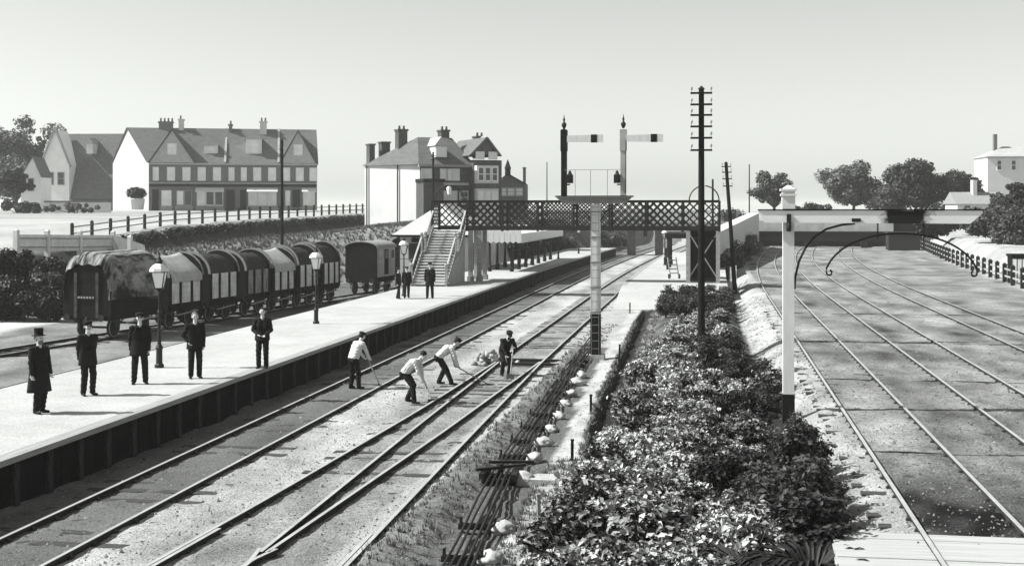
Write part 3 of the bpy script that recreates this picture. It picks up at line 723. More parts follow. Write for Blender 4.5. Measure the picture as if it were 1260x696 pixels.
hc, hw = 2.55, 1.68
arc = [(hc + hw * u, -.02, 4.15 - 1.08 * (1 - math.sqrt(max(0, 1 - (abs(u) * .97) ** 2.1)))) for u in np.linspace(-1, 1, 41)]
sL = scroll(hc - hw + .06, arc[0][2] - .1, -1); sR = scroll(hc + hw - .06, arc[-1][2] - .1, 1)
q = MB(); q.tube(list(reversed(sL)) + arc + sR, .023, 8, cap=True); q.build('hoop', M_iron, lg)
for x in (2.02, 3.05):
    q = MB()
    for k in range(5): q.lathe([(.012, 4.12 + k * .055), (.028, 4.14 + k * .055), (.012, 4.16 + k * .055)], 6, x, -.08)
    q.tube([(x, -.02, 4.02), (x, -.08, 4.16), (x, -.12, 4.4)], .012, 6); q.build('chain', M_iron, lg)

# ------------------------------------------------------------------ platform lamps
def lamp(label, X, Y, z=PZ, h=1.0, group=None, proto=[]):
    if proto:
        return copy_tree(proto[0], None, (X, Y, z), random.uniform(-.2, .2), label, h)
    t = thing('platform_lamp', label, 'lamp', (X, Y, z), .2); proto.append(t)
    q = MB(); q.lathe([(.13, 0), (.13, .08), (.09, .12), (.085, .5), (.11, .55), (.06, .65)], 10); q.build('base', M_iron, t)
    q = MB(); q.lathe([(.055, .65), (.04, 1.5), (.06, 1.55), (.035, 1.6), (.03, 2.12), (.07, 2.16), (.05, 2.2)], 10); q.build('column', M_iron, t)
    q = MB(); q.tube([(-.3, 0, 1.95), (.3, 0, 1.95)], .014, 6); q.build('ladder_bar', M_iron, t)
    zb, zt, rb, rt = 2.22, 2.66, .14, .235
    fr = MB()
    for k in range(4):
        a = math.pi / 4 + k * math.pi / 2; c, s = math.cos(a), math.sin(a)
        fr.bar((rb * c * 1.41 * .75, rb * s * 1.41 * .75, zb), (rt * c * 1.1, rt * s * 1.1, zt), .022, .022)
    fr.lathe([(.16, zb - .03), (.16, zb)], 4); fr.lathe([(.27, zt - .01), (.27, zt + .02)], 4); ln = fr.build('lantern', M_iron, t)
    for k in range(4):
        a = k * math.pi / 2; p = MB(); w0, w1, d0, d1 = .1, .178, .1, .178
        p.add([(-w0, -d0, zb), (w0, -d0, zb), (w1, -d1, zt), (-w1, -d1, zt)], [(0, 1, 2, 3)])
        m_ = p.mesh('pane', M_glass); o_ = link('pane', m_, ln); o_.rotation_euler.z = a
    q = MB(); q.lathe([(.28, zt + .02), (.26, zt + .1), (.17, zt + .2), (.09, zt + .24)], 8); q.build('lantern_roof', M_white, t)
    q = MB(); q.lathe([(.08, zt + .24), (.1, zt + .3), (.05, zt + .36), (.05, zt + .4), (.02, zt + .45), (.005, zt + .56)], 8); q.build('finial', M_iron, t)
    return t
lamp('black lamp post with white lantern beside the third uniformed man', *at(196, 452, .9)[:2])
lamp('black lamp post standing alone midway along the open platform', *at(389, 398, .9)[:2], h=.95)
lamp('lamp post with white lantern at the foot of the footbridge steps', *at(497, 364, .9)[:2], h=.97)
for (a, b_) in ((656, 326), (687, 318), (712, 312)): lamp('distant lamp post on the platform beyond the footbridge', *at(a, b_, .9)[:2], h=.95)['group'] = 'lamps beyond the footbridge'
lamp('lamp post on the far platform beside the dark awning', *at(818, 326, .9)[:2], h=.95)

# ------------------------------------------------------------------ point rodding
rr = thing('point_rodding', 'bundle of signal rods on white stone stools beside the turnout', 'rodding', (-4.1, 25.2, 0))
def rod_x(Y): return interp(Y, [12, 19, 25.2, 42, 60], [-3.3, -3.68, -4.08, -4.55, -4.75])
for k in range(5):
    pts = [(rod_x(Y) + (k - 2) * .105 + .01 * math.sin(Y * 1.3 + k) + 4.1, Y - 25.2, .13 + .012 * math.sin(Y * .9 + k * 2)) for Y in np.arange(13, 58 - k * 2, .9)]
    q = MB(); q.tube(pts, .024, 6); q.build('rod', M_iron, rr, smooth=True)
def stone_mesh(nm, r, m_, seed, sub=3):
    bm = bmesh.new(); bmesh.ops.create_icosphere(bm, subdivisions=sub, radius=1)
    for v in bm.verts:
        d = 1 + .45 * mnoise.noise(v.co * 1.4 + Vector((seed, 0, 0))) + .3 * mnoise.noise(v.co * 3.5 + Vector((0, seed, 0)))
        v.co = Vector((v.co.x * r[0], v.co.y * r[1], v.co.z * r[2])) * d
    me = bpy.data.meshes.new(nm); bm.to_mesh(me); bm.free(); me.materials.append(m_); me.shade_smooth(); return me
sts = [stone_mesh('stool_stone', (.23, .2, .13), M_stone, s * 7.3) for s in range(4)]
for px, py in ((705, 471), (701, 484), (695, 497), (687, 512), (677, 528), (668, 545), (656, 564), (640, 590), (608, 650), (592, 690), (711, 462)):
    P = at(px, py, .02); X = rod_x(P.y) + .42
    o = link('stool_stone', random.choice(sts), rr, (X + 4.1, P.y - 25.2, .03)); o.rotation_euler.z = random.uniform(0, 6); s_ = random.uniform(.8, 1.15); o.scale = (s_, s_, s_)
    q = MB(); q.box(-.34, .3, -.06, .06, 0, .09); q.box(-.32, -.28, -.03, .03, .09, .2); q.box(.26, .3, -.03, .03, .09, .2); o2 = q.build('roller_stool', M_iron, rr); o2.location = (rod_x(P.y) + 4.1, P.y - 25.2, 0)
q = MB(); q.box(-.34, .36, -.3, .3, 0, .07); q.box(-.36, -.26, -.42, .42, .05, .2); q.box(.26, .36, -.42, .42, .05, .2)
q.bar((-.45, -.25, .24), (.45, .3, .26), .09, .05); q.tube([(0, 0, .05), (0, 0, .32)], .05, 8); q.bar((-.3, .35, .28), (.6, .5, .28), .07, .05); q.build('compensator_crank', M_iron, rr)
q = MB(); q.box(.35, 1.1, -.25, .35, -.08, .08); q.build('crank_bed', M_stone, rr)
# ballast heap and pegs
hp = thing('ballast_heap', 'small heap of broken ballast lumps beside the stooping dark clad worker', 'ballast heap', at(606, 447, 0))
lm = [stone_mesh('lump', (.16, .14, .11), M_stone if s % 2 else M_grey, 50 + s * 3.1, 1) for s in range(5)]
for k in range(34):
    a, r = random.uniform(0, 6.28), abs(random.gauss(0, .42)); o = link('lump', random.choice(lm), hp, (r * math.cos(a) * 1.2, r * math.sin(a), .05 + max(0, .42 - r * .55) * random.random()))
    o.rotation_euler = (random.uniform(0, 3), random.uniform(0, 3), random.uniform(0, 3)); s_ = random.uniform(.5, 1.1); o.scale = (s_, s_, s_)
for i, (px, py, h) in enumerate(((704, 566, .42), (664, 668, .75), (727, 505, .4), (762, 438, .4), (775, 385, .5))):
    P = at(px, py, 0); q = MB(); q.box(-.028, .028, -.028, .028, -.2, h); q.lathe([(.05, h), (.05, h + .03)], 4)
    o = q.build('marker_peg', M_post if i != 1 else M_wood); o.location = (P.x, P.y, 0); o.rotation_euler = (random.uniform(-.06, .06), random.uniform(-.06, .06), .3)
    tag(o, 'small wooden marker peg driven in beside the pale drain path', 'peg', 'pegs along the drain path') if i != 1 else tag(o, 'taller pale stake standing in the drain path near the crank', 'stake')
# ------------------------------------------------------------------ wagons
SRZ = -math.atan(SDX); SZ = -.40
def side_to_center(Y):                      # distance along the siding
    return Vector((sid(Y), Y, SZ))
wheel_mb = MB(); wheel_mb.tube([(-.06, 0, 0), (.06, 0, 0)], .42, 18)
wheel_me = wheel_mb.mesh('wheel', M_iron)
tyre_mb = MB()
for k in range(24):
    a0, a1 = k * math.pi / 12, (k + 1) * math.pi / 12
    tyre_mb.bar((.065, .4 * math.cos(a0), .4 * math.sin(a0)), (.065, .4 * math.cos(a1), .4 * math.sin(a1)), .03, .06, up=(1, 0, 0))
tyre_me = tyre_mb.mesh('tyre', M_grey)
def running_gear(t, L, W):
    q = MB()
    for s in (-1, 1): q.box(s * (W / 2 - .28) - .07, s * (W / 2 - .28) + .07, -L / 2, L / 2, .78, 1.05)
    q.box(-W / 2 + .05, W / 2 - .05, -L / 2, -L / 2 + .14, .80, 1.06); q.box(-W / 2 + .05, W / 2 - .05, L / 2 - .14, L / 2, .80, 1.06); q.build('underframe', M_wagdark, t)
    for y in (-L * .29, L * .29):
        for s in (-1, 1):
            w = link('wheel', wheel_me, t, (s * .75, y, .42)); ty = link('tyre', tyre_me, w)
            if s < 0: ty.location.x = -.13
            q = MB(); q.prism([(s * .93, y - .28, .85), (s * .93, y + .28, .85), (s * .93, y + .1, .34), (s * .93, y - .1, .34)], (.04 * s, 0, 0)); q.box(s * .99 - .05, s * .99 + .05, y - .1, y + .1, .34, .54); q.build('axle_guard', M_iron, t)
            q = MB()
            q.tube([(s * 1.0, y + .42 * u, .62 + .16 * u * u) for u in np.linspace(-1, 1, 9)], .035, 6); q.build('spring', M_iron, t)
        q = MB(); q.tube([(-.8, y, .42), (.8, y, .42)], .05, 8); q.build('axle', M_iron, t)
    for y, d in ((-L / 2, -1), (L / 2, 1)):
        for s in (-1, 1):
            q = MB(); q.tube([(s * .86, y, .93), (s * .86, y + d * .2, .93)], [.09, .07], 8); q.tube([(s * .86, y + d * .2, .93), (s * .86, y + d * .24, .93)], .16, 12); q.build('buffer', M_iron, t)
    q = MB(); q.bar((W / 2 - .12, -L * .18, .6), (W / 2 - .08, L * .42, .72), .03, .06); q.build('brake_lever', M_cream, t)
    q = MB(); q.tube([(0, -L / 2, .93), (0, -L / 2 - .16, .8), (0, -L / 2 - .1, .66)], .03, 6); q.build('coupling', M_iron, t)
def arch(W, z0, zs, zt, n_=14):
    pts = [(-W / 2, z0), (W / 2, z0), (W / 2, zs)]
    for k in range(1, n_): a = math.pi * k / n_; pts.append((W / 2 * math.cos(a), zs + (zt - zs) * math.sin(a)))
    pts.append((-W / 2, zs)); return pts
def wagon(label, Y, L, load, zs=2.45, zt=3.55, sidem=M_plank, W=2.4, group='open goods wagons on the siding'):
    t = thing('goods_wagon', label, 'wagon', side_to_center(Y), SRZ, group); running_gear(t, L, W)
    q = MB(); q.box(-W / 2, W / 2, -L / 2, L / 2, 1.06, 1.18); q.build('floor', M_wagdark, t)
    for y in (-L / 2, L / 2 - .08):
        q = MB(); q.prism([(x, y, z) for x, z in arch(W, 1.18, zs, zt)], (0, .08, 0)); e = q.build('end', M_wagdark, t)
        yy = y - .05 if y < 0 else y + .08
        for x in (-.55, .55):
            q = MB(); q.box(x - .07, x + .07, yy, yy + .05, .9, zt - .35); q.build('end_stanchion', M_dark, e)
        a_ = arch(W + .02, 1.18, zs, zt)[2:]; q = MB()
        for (x0, z0), (x1, z1) in zip(a_[:-1], a_[1:]): q.bar((x0, yy + .03, z0), (x1, yy + .03, z1), .12, .05, up=(0, 1, 0))
        q.build('end_rim', M_grey, e)
    nplk = 5; ph = (zs - 1.18) / nplk
    for s in (-1, 1):
        x0 = s * (W / 2 - .07)
        for k in range(nplk):
            q = MB(); dx_ = random.uniform(-.004, .004); q.box(min(x0, x0 + s * .06) + dx_, max(x0, x0 + s * .06) + dx_, -L / 2 + .082, L / 2 - .082, 1.185 + k * ph, 1.185 + (k + 1) * ph - .009)
            q.build('side_plank', sidem, t)
        for j, y in enumerate((-L / 2 + .12, -L * .17, L * .17, L / 2 - .12)):
            q = MB(); q.box(min(s * W / 2, s * (W / 2 + .05)), max(s * W / 2, s * (W / 2 + .05)), y - .075, y + .075, .95, zs); q.build('side_stanchion', M_wagdark, t)
    if load == 'coal':
        m_, n_ = 22, 18; vs_, fs_ = [], []
        for i in range(m_):
            for j in range(n_):
                u, v_ = i / (m_ - 1) * 2 - 1, j / (n_ - 1) * 2 - 1
                h = zs - .08 + (zt - zs) * .98 * math.sqrt(max(0, 1 - abs(u) ** 2.2)) * (1 - .12 * v_ * v_) + .1 * mnoise.noise((u * 4 + Y, v_ * 4, 0)) - .04
                vs_.append((u * (W / 2 - .09), v_ * (L / 2 - .1), h))
        for i in range(m_ - 1):
            for j in range(n_ - 1): a = i * n_ + j; fs_.append((a, a + n_, a + n_ + 1, a + 1))
        q = MB(); q.add(vs_, fs_); q.build('load', M_coal, t, smooth=True)
    else:
        m_, n_ = 24, 16; vs_, fs_ = [], []
        for i in range(m_):
            for j in range(n_):
                u, v_ = i / (m_ - 1) * 2 - 1, j / (n_ - 1) * 2 - 1; au = abs(u)
                if au < .86: x = u / .86 * (W / 2 + .08); z = zs + .06 + (zt - zs - .02) * (1 - (au / .86)) ** .85 - .12 * (1 - v_ * v_) * (1 - au)
                else: x = math.copysign(W / 2 + .085, u); z = zs + .06 - (au - .86) / .14 * .30
                vs_.append((x + .015 * math.sin(v_ * 17), v_ * (L / 2 - .1), z + .025 * mnoise.noise((u * 5, v_ * 6, Y))))
        for i in range(m_ - 1):
            for j in range(n_ - 1): a = i * n_ + j; fs_.append((a, a + n_, a + n_ + 1, a + 1))
        q = MB(); q.add(vs_, fs_); q.build('tarpaulin', M_tarp, t, smooth=True)
    return t
K = 1.094
def wy(a, b_): return (a + b_) / 2 * K, (b_ - a) * K
Yc, L = wy(53.9, 56.75); wagon('open wagon with pale plank sides under a sloping pale tarpaulin', Yc, L, 'tarp')
Yc, L = wy(57.4, 60.15); wagon('round ended wagon with heaped dark coal behind the first pale tarpaulin', Yc, L, 'coal')
Yc, L = wy(60.9, 63.45); wagon('round ended coal wagon with streaked darker planks, middle of the row', Yc, L, 'coal', sidem=mat('streaked_plank', .42, v2=.10, scale=2.6, stretch=(2, 4, .4), contrast=1.8), zt=3.5)
Yc, L = wy(63.75, 66.35); wagon('wagon with white tarpaulin sloping to white plank sides, second one sheeted', Yc, L, 'tarp', zt=3.5)
Yc, L = wy(66.7, 69.3); wagon('round ended wagon with rounded dark load behind the second tarpaulin', Yc, L, 'coal', zt=3.6)
Yc, L = wy(69.75, 72.1); wagon('round ended coal wagon standing next to the dark goods van', Yc, L, 'coal', zt=3.7)
# sheeted wagon at the head of the row
Yc, L = wy(49.5, 53.3); t = thing('sheeted_wagon', 'large wagon under a crumpled streaked dark tarpaulin at the head of the row', 'wagon', side_to_center(Yc), SRZ, 'open goods wagons on the siding'); running_gear(t, L, 2.5)
del t['group']
q = MB(); q.box(-1.25, 1.25, -L / 2, L / 2, 1.06, 1.18); q.build('floor', M_wagdark, t)
q = MB(); q.box(-1.22, 1.22, -L / 2, L / 2, 1.18, 2.1); q.build('body', M_wagdark, t)
for x in (-.55, .55):
    q = MB(); q.box(x - .07, x + .07, -L / 2 - .06, -L / 2 - .002, .9, 2.9); q.build('end_stanchion', mat('worn_iron', .09, v2=.02, scale=4), t)
m_, n_ = 44, 30; vs_, fs_ = [], []
for j in range(n_):
    v_ = j / (n_ - 1) * 2 - 1; endk = max(0, (abs(v_) - .75) / .25)
    for i in range(m_):
        a = math.pi * (i / (m_ - 1)) ; u = math.cos(a)
        rx, rz = 1.36 * (1 - .16 * endk ** 2), 1.75 * (1 - .30 * endk ** 2)
        x = rx * math.copysign(abs(u) ** .62, u); z = 2.05 + rz * math.sin(a) ** .72
        if abs(u) > .985: z = 1.72
        nn_ = .10 * mnoise.noise((x * 1.6 + 3, v_ * 1.2, z * 1.2)) + .05 * math.sin(x * 11 + 3 * mnoise.noise((x, v_, 0)) * 2) * (0.4 + abs(v_) * .6)
        vs_.append((x * (1 + nn_ * .6), v_ * (L / 2 + .08), z + nn_ * .9))
for j in range(n_ - 1):
    for i in range(m_ - 1): a = j * m_ + i; fs_.append((a, a + 1, a + m_ + 1, a + m_))
q = MB(); q.add(vs_, fs_); q.build('tarpaulin', M_tarpd, t, smooth=True)
q = MB(); q.prism([(x, -L / 2 + .02, z) for x, z in arch(2.3, 1.6, 2.3, 3.25)], (0, .1, 0)); q.build('load_end', M_wagdark, t)
q = MB(); q.box(-.45, .45, -L / 2 - .08, -L / 2 - .062, 1.75, 1.88)
for k in range(6): pass
q.build('number_plate', M_wagdark, t)
for k in range(6):
    q = MB(); x = -.36 + k * .145; q.box(x - .05, x + .05, -L / 2 - .09, -L / 2 - .081, 1.77, 1.86); q.build('faded_character', M_grey, t)

# van and coach behind
def van(label, Y, L, W, H, body, sidem, name='goods_van'):
    t = thing(name, label, 'wagon', side_to_center(Y), SRZ); running_gear(t, L, W)
    zs = H - .42
    q = MB(); q.box(-W / 2, W / 2, -L / 2, L / 2, 1.06, 1.16); q.build('floor', M_wagdark, t)
    for y in (-L / 2, L / 2 - .06):
        q = MB(); q.prism([(x, y, z) for x, z in arch(W, 1.16, zs, H - .05)], (0, .06, 0)); e = q.build('end', body, t)
        if y < 0:
            for k in range(8):
                p = MB(); x = -W / 2 + .15 + k * (W - .3) / 7; p.box(x - .14, x + .14, y - .012, y, 1.2, zs - .02 + .3 * math.sqrt(max(0, 1 - (x / (W / 2)) ** 2))); p.build('end_plank', body, e)
    for s in (-1, 1):
        q = MB(); q.box(min(s * W / 2, s * (W / 2 - .06)), max(s * W / 2, s * (W / 2 - .06)), -L / 2 + .061, L / 2 - .061, 1.16, zs); sd_ = q.build('side', sidem, t)
        for y in (-L * .33, 0, L * .33):
            p = MB(); p.box(min(s * W / 2, s * (W / 2 + .03)), max(s * W / 2, s * (W / 2 + .03)), y - .35, y + .35, 1.3, zs - .12); d_ = p.build('door', M_wagdark if y == 0 else sidem, sd_)
            p = MB(); p.box(min(s * (W / 2 + .03), s * (W / 2 + .045)), max(s * (W / 2 + .03), s * (W / 2 + .045)), y - .24, y + .24, zs - .75, zs - .2); p.build('pane', M_pane, d_)
    rf = [(x * 1.06, z + .03) for x, z in arch(W, zs - .02, zs, H, 16)[2:]]
    q = MB(); inner = [(x * .98, z - .06) for x, z in reversed(rf)]
    q.prism([(x, -L / 2 - .1, z) for x, z in rf + inner], (0, L + .2, 0)); q.build('roof', M_grey, t)
van('dark closed goods van with curved roof at the end of the wagon row', 79.3 * K, 3.4, 2.3, 3.55, M_wagdark, M_cream)
van('passenger coach roof showing behind the dark goods van', 88.5 * K, 6.0, 2.4, 3.75, M_wagdark, M_wagdark, 'railway_coach')

# ------------------------------------------------------------------ buildings
def win(parent, x, y, z0, z1, w, frame=M_white, pane=M_blind, bars=True, nm='window', d=-1, axis='x'):
    """window on a wall that faces -y (axis x); proud frame, inset pane as child"""
    f_ = MB(); t = .11
    f_.box(x - w / 2 - t, x - w / 2, y - .08, y + .04, z0 - t, z1 + t); f_.box(x + w / 2, x + w / 2 + t, y - .08, y + .04, z0 - t, z1 + t)
    f_.box(x - w / 2, x + w / 2, y - .08, y + .04, z1, z1 + t); f_.box(x - w / 2 - .05, x + w / 2 + .05, y - .12, y + .04, z0 - t - .04, z0)
    if bars: f_.box(x - w / 2, x + w / 2, y - .06, y + .03, (z0 + z1) / 2 - .04, (z0 + z1) / 2 + .04)
    o = f_.build(nm, frame, parent); p = MB(); p.box(x - w / 2 + .002, x + w / 2 - .002, y - .035, y - .01, z0 + .002, z1 - .002); p.build('pane', pane, o); return o
# shop terrace
DT = 190; T0 = atd(183, DT, 0); T1 = atd(390, DT + 4, 0); Lw = (T1 - T0).length; ang = math.atan2(T1.y - T0.y, T1.x - T0.x)
zb_ = zplat(T0.y) - .1
tt = thing('shop_terrace', 'long gabled terrace of shops with white end gable above the road', 'building', (T0.x, T0.y, zb_), ang)
def tx(px): return (px - 183) * Lw / 207
EZ, RZ = 7.15, 12.4
B0 = (-5.9, 6.3); PK = (-3.3, 3.6)
q = MB(); q.add([(0, 0, 0), (Lw, 0, 0), (Lw, 9, 0), (B0[0], B0[1], 0), (0, 0, EZ), (Lw, 0, EZ), (Lw, 9, EZ), (B0[0], B0[1], EZ)],
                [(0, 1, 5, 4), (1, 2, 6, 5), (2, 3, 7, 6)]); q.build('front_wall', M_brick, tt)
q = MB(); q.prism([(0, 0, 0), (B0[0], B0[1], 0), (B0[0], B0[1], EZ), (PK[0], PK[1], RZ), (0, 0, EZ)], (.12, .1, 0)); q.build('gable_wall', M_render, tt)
q = MB(); rl, rr_ = (PK[0] - .3, PK[1], RZ + .05), (Lw, 4.5, RZ + .05)
q.add([(-.25, -.3, EZ - .05), (Lw + .2, -.3, EZ - .05), rr_, rl, (Lw + .2, 9.3, EZ - .05), (B0[0] - .3, B0[1] + .2, EZ - .05)], [(0, 1, 2, 3), (3, 2, 4, 5), (1, 4, 2)]); rf = q.build('roof', M_slate, tt)
q = MB(); q.box(0.02, Lw, -.35, -.02, EZ - .3, EZ - .06); q.build('cornice', M_cream, tt)
def cross_gable(x0, x1, zt, face):
    xm_ = (x0 + x1) / 2; yb = 4.4 * (zt - EZ) / (RZ - EZ)
    g = MB(); g.prism([(x0 + .2, -.45, EZ), (x1 - .2, -.45, EZ), (xm_, -.45, zt - .15)], (0, .12, 0)); g = g.build('front_gable', face, tt)
    r_ = MB(); t = .15
    for s, xe in ((-1, x0), (1, x1)):
        r_.prism([(xe, -.7, EZ - .1), (xm_, -.7, zt), (xm_, -.7, zt + t), (xe - s * -.0, -.7, EZ - .1 + t)], (0, 0.02, 0))
    r_.add([(x0 - .1, -.75, EZ - .05), (xm_, -.75, zt + .05), (xm_, yb + .2, zt + .05), (x0 - .1, .2, EZ - .05)], [(0, 1, 2, 3)])
    r_.add([(x1 + .1, -.75, EZ - .05), (xm_, -.75, zt + .05), (xm_, yb + .2, zt + .05), (x1 + .1, .2, EZ - .05)], [(0, 1, 2, 3)])
    r_.build('gable_roof', M_slate, g, clean=False); win(g, xm_, -.47, EZ + 1.3, EZ + 2.7, 1.1)
cross_gable(tx(183), tx(240), 12.0, M_tilehang); cross_gable(tx(343), tx(390), 12.0, M_tilehang)
for px, w, z0, z1 in ((258, 2.0, 8.6, 10.2), (311, 2.3, 8.6, 11.2)):
    x = tx(px); yf = (z0 - EZ) * 4.5 / (RZ - EZ) - .2; d_ = MB(); d_.box(x - w / 2, x + w / 2, yf, yf + 2.2, z0 - .2, z1 - .4); d_ = d_.build('dormer', M_white, tt)
    g = MB(); g.prism([(x - w / 2 - .2, yf - .2, z1 - .42), (x + w / 2 + .2, yf - .2, z1 - .42), (x, yf - .2, z1 + .5)], (0, 3.0, 0)); g.build('dormer_roof', M_tilehang, d_)
    win(d_, x, yf - .01, z0 + .1, z1 - .65, w * .62)
for x0, x1, z1, m__ in ((192, 209, 13.2, M_brick), (216.5, 222.5, 13.6, M_render), (318, 326.5, 13.4, M_render), (279, 283, 12.9, M_brick)):
    c_ = MB(); c_.box(tx(x0), tx(x1), 3.6, 4.8, 10.5, z1); c_.box(tx(x0) - .12, tx(x1) + .12, 3.5, 4.9, z1, z1 + .2); c_ = c_.build('chimney', m__, rf)
    k = tx(x0) + .25
    while k < tx(x1):
        p = MB(); p.lathe([(.16, z1 + .2), (.13, z1 + .75)], 8, k, 4.2); p.build('chimney_pot', M_brick, c_); k += .55
for x in (276, 342):                                            # party wall copings
    xa = tx(x); p = MB(); p.bar((xa, -.35, EZ + .1), (xa, 4.5, RZ + .12), .3, .2); p.build('party_coping', M_cream, rf)
for px in (191.6, 210, 228.7, 247.3, 266, 283.8, 299, 315.5, 334, 351.5, 368.5, 385.5): win(tt, tx(px), -.0, 4.65, 6.4, .95 if px not in (191.6, 283.8, 299) else .65)
q = MB(); q.box(.05, Lw - .05, -.28, -.01, 3.65, 4.05); q.build('shop_fascia', M_dark, tt)
q = MB(); q.box(.05, Lw - .05, -.3, -.02, 4.07, 4.2); q.build('string_course', M_cream, tt)
for a, b_, kind in ((187, 195, 'd'), (197, 212, 'w'), (215, 237, 's'), (240, 275, 'a'), (277, 288, 'd'), (294, 302, 'd'), (303, 341, 'b'), (349, 358, 'w'), (359, 369, 'd'), (371, 389, 'b')):
    x0, x1 = tx(a), tx(b_); xm_ = (x0 + x1) / 2; w = x1 - x0 - .3
    if kind == 'd':
        d_ = MB(); d_.box(x0 + .05, x1 - .05, -.12, .02, 0, 3.2); d_.build('door', M_dark, tt)
    else:
        nm_ = max(1, round(w / 1.3)); s_ = MB(); s_.box(x0, x1, -.16, .02, 0, .85); s_ = s_.build('stall_riser', M_grey, tt)
        for i in range(nm_):
            ww = w / nm_; win(tt, x0 + .15 + ww * (i + .5), -.1, .98, 3.0, ww - .24, M_white if kind != 's' else M_grey, M_blind if kind in 'bw' or i % 3 == 0 else M_pane, False, 'shop_window')
        if kind in 'ab':
            p = MB(); p.prism([(x0, -.3, 3.5), (x0, -1.5, 2.95), (x0, -1.5, 2.85), (x0, -.3, 3.4)], (x1 - x0, 0, 0)); p.build('awning', M_render, tt)
# far tiled house to the left
P = atd(62, 205, zplat(190) - .5); hz = thing('tiled_house', 'far house with long dark tiled roof and white gable left of the terrace', 'house', P, .12); s7 = 205 / F_PX
q = MB(); q.box(0, 84 * s7, 0, 7, 0, 20 * s7); q.build('wall', M_brick, hz)
q = MB(); q.prism([(0, -1.2, 18 * s7), (0, 4, 100 * s7), (0, 9, 18 * s7)], (84 * s7, 0, 0)); hr = q.build('roof', M_slate, hz)
q = MB(); q.prism([(-6 * s7, -1.6, 0), (28 * s7, -1.6, 0), (28 * s7, -1.6, 60 * s7), (11 * s7, -1.6, 103 * s7), (-6 * s7, -1.6, 60 * s7)], (0, 5, 0)); wg = q.build('white_gable', M_render_lit, hz)
q = MB(); q.bar((-8 * s7, -1.7, 57 * s7), (11 * s7, -1.7, 105 * s7), .6, .2); q.bar((30 * s7, -1.7, 57 * s7), (11 * s7, -1.7, 105 * s7), .6, .2); q.build('bargeboard', M_cream, wg)
win(wg, 5 * s7, -1.6, 36 * s7, 50 * s7, 7 * s7, M_cream, M_pane); win(wg, 18 * s7, -1.6, 36 * s7, 50 * s7, 7 * s7, M_cream, M_pane)
q = MB(); q.box(43 * s7, 51 * s7, .6, 3.5, 74 * s7, 86 * s7); dm = q.build('dormer', M_white, hz)
q = MB(); q.prism([(42 * s7, .4, 86 * s7), (52 * s7, .4, 86 * s7), (47 * s7, .4, 94 * s7)], (0, 3, 0)); q.build('dormer_roof', M_tilehang, dm)
for k in range(5): win(hz, (12 + k * 15) * s7, 0, 3 * s7, 12 * s7, 5 * s7, M_cream, M_pane)
P = atd(40, 185, zplat(178) - .3); h2 = thing('white_cottage', 'small white gabled cottage half hidden by trees', 'house', P, .2); s7 = 185 / F_PX
q = MB(); q.prism([(-14 * s7, 0, 0), (10 * s7, 0, 0), (10 * s7, 0, 45 * s7), (0, 0, 68 * s7), (-14 * s7, 0, 45 * s7)], (0, 5, 0)); q.build('wall', M_render_lit, h2)
q = MB(); q.add([(-15 * s7, -.2, 44 * s7), (0, -.2, 70 * s7), (0, 5.2, 70 * s7), (-15 * s7, 5.2, 44 * s7), (11 * s7, -.2, 44 * s7), (11 * s7, 5.2, 44 * s7)], [(0, 1, 2, 3), (1, 4, 5, 2)]); q.build('roof', M_slate, h2)
win(h2, -2 * s7, 0, 28 * s7, 42 * s7, 6 * s7, M_cream, M_pane)
# garden wall and low roof in front of the tiled house
P = atd(55, 172, zplat(165) - .2); gw = thing('garden_wall', 'long pale garden wall below the tiled house', 'wall', P, .1); s7 = 172 / F_PX
q = MB(); q.box(0, 82 * s7, 0, .4, 0, 14 * s7); q.build('wall', M_render, gw); q = MB(); q.box(-.1, 82 * s7 + .1, -.1, .5, 14 * s7, 16 * s7); q.build('coping', M_slate, gw)

# corner villa / hotel behind the steps
DH = 140; sH = DH / F_PX; C0 = atd(517, DH - 2, 2.5); C1 = atd(612, DH + 1.5, 2.5); Lh = (Vector((C1.x, C1.y)) - Vector((C0.x, C0.y))).length; angH = math.atan2(C1.y - C0.y, C1.x - C0.x)
vh = thing('corner_villa', 'large dark brick villa with steep slate roof and white bay windows behind the footbridge', 'house', (C0.x, C0.y, 2.5), angH)
def hx(px): return (px - 517) * Lh / 95
def hzv(py): return zd(py, DH) - 2.5
EV, RV = hzv(203), hzv(168)
ql = hx(580)
bx_ = -4.0                                   # left end set back: skewed plan so the sunlit end wall shows
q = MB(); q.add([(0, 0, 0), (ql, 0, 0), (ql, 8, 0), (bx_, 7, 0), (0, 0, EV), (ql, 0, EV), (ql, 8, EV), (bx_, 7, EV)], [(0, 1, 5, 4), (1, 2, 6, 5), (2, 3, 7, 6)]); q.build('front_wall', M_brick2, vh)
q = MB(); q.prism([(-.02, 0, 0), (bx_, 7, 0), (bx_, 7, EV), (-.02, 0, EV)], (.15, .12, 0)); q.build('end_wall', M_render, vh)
q = MB(); e = .35
rp = [(-.3, -e, EV), (ql + .2, -e, EV), (ql + .2, 8.3, EV), (bx_ - .3, 7.2, EV), (hx(526), 3.2, RV), (hx(568), 3.2, RV)]
q.add(rp, [(0, 1, 5, 4), (1, 2, 5), (2, 3, 4, 5), (3, 0, 4), (0, 3, 2, 1)]); vr = q.build('roof', M_slate2, vh)
q = MB(); q.box(-.3, ql + .2, -.5, -.02, EV - .25, EV - .02); q.build('cornice', M_grey, vh)
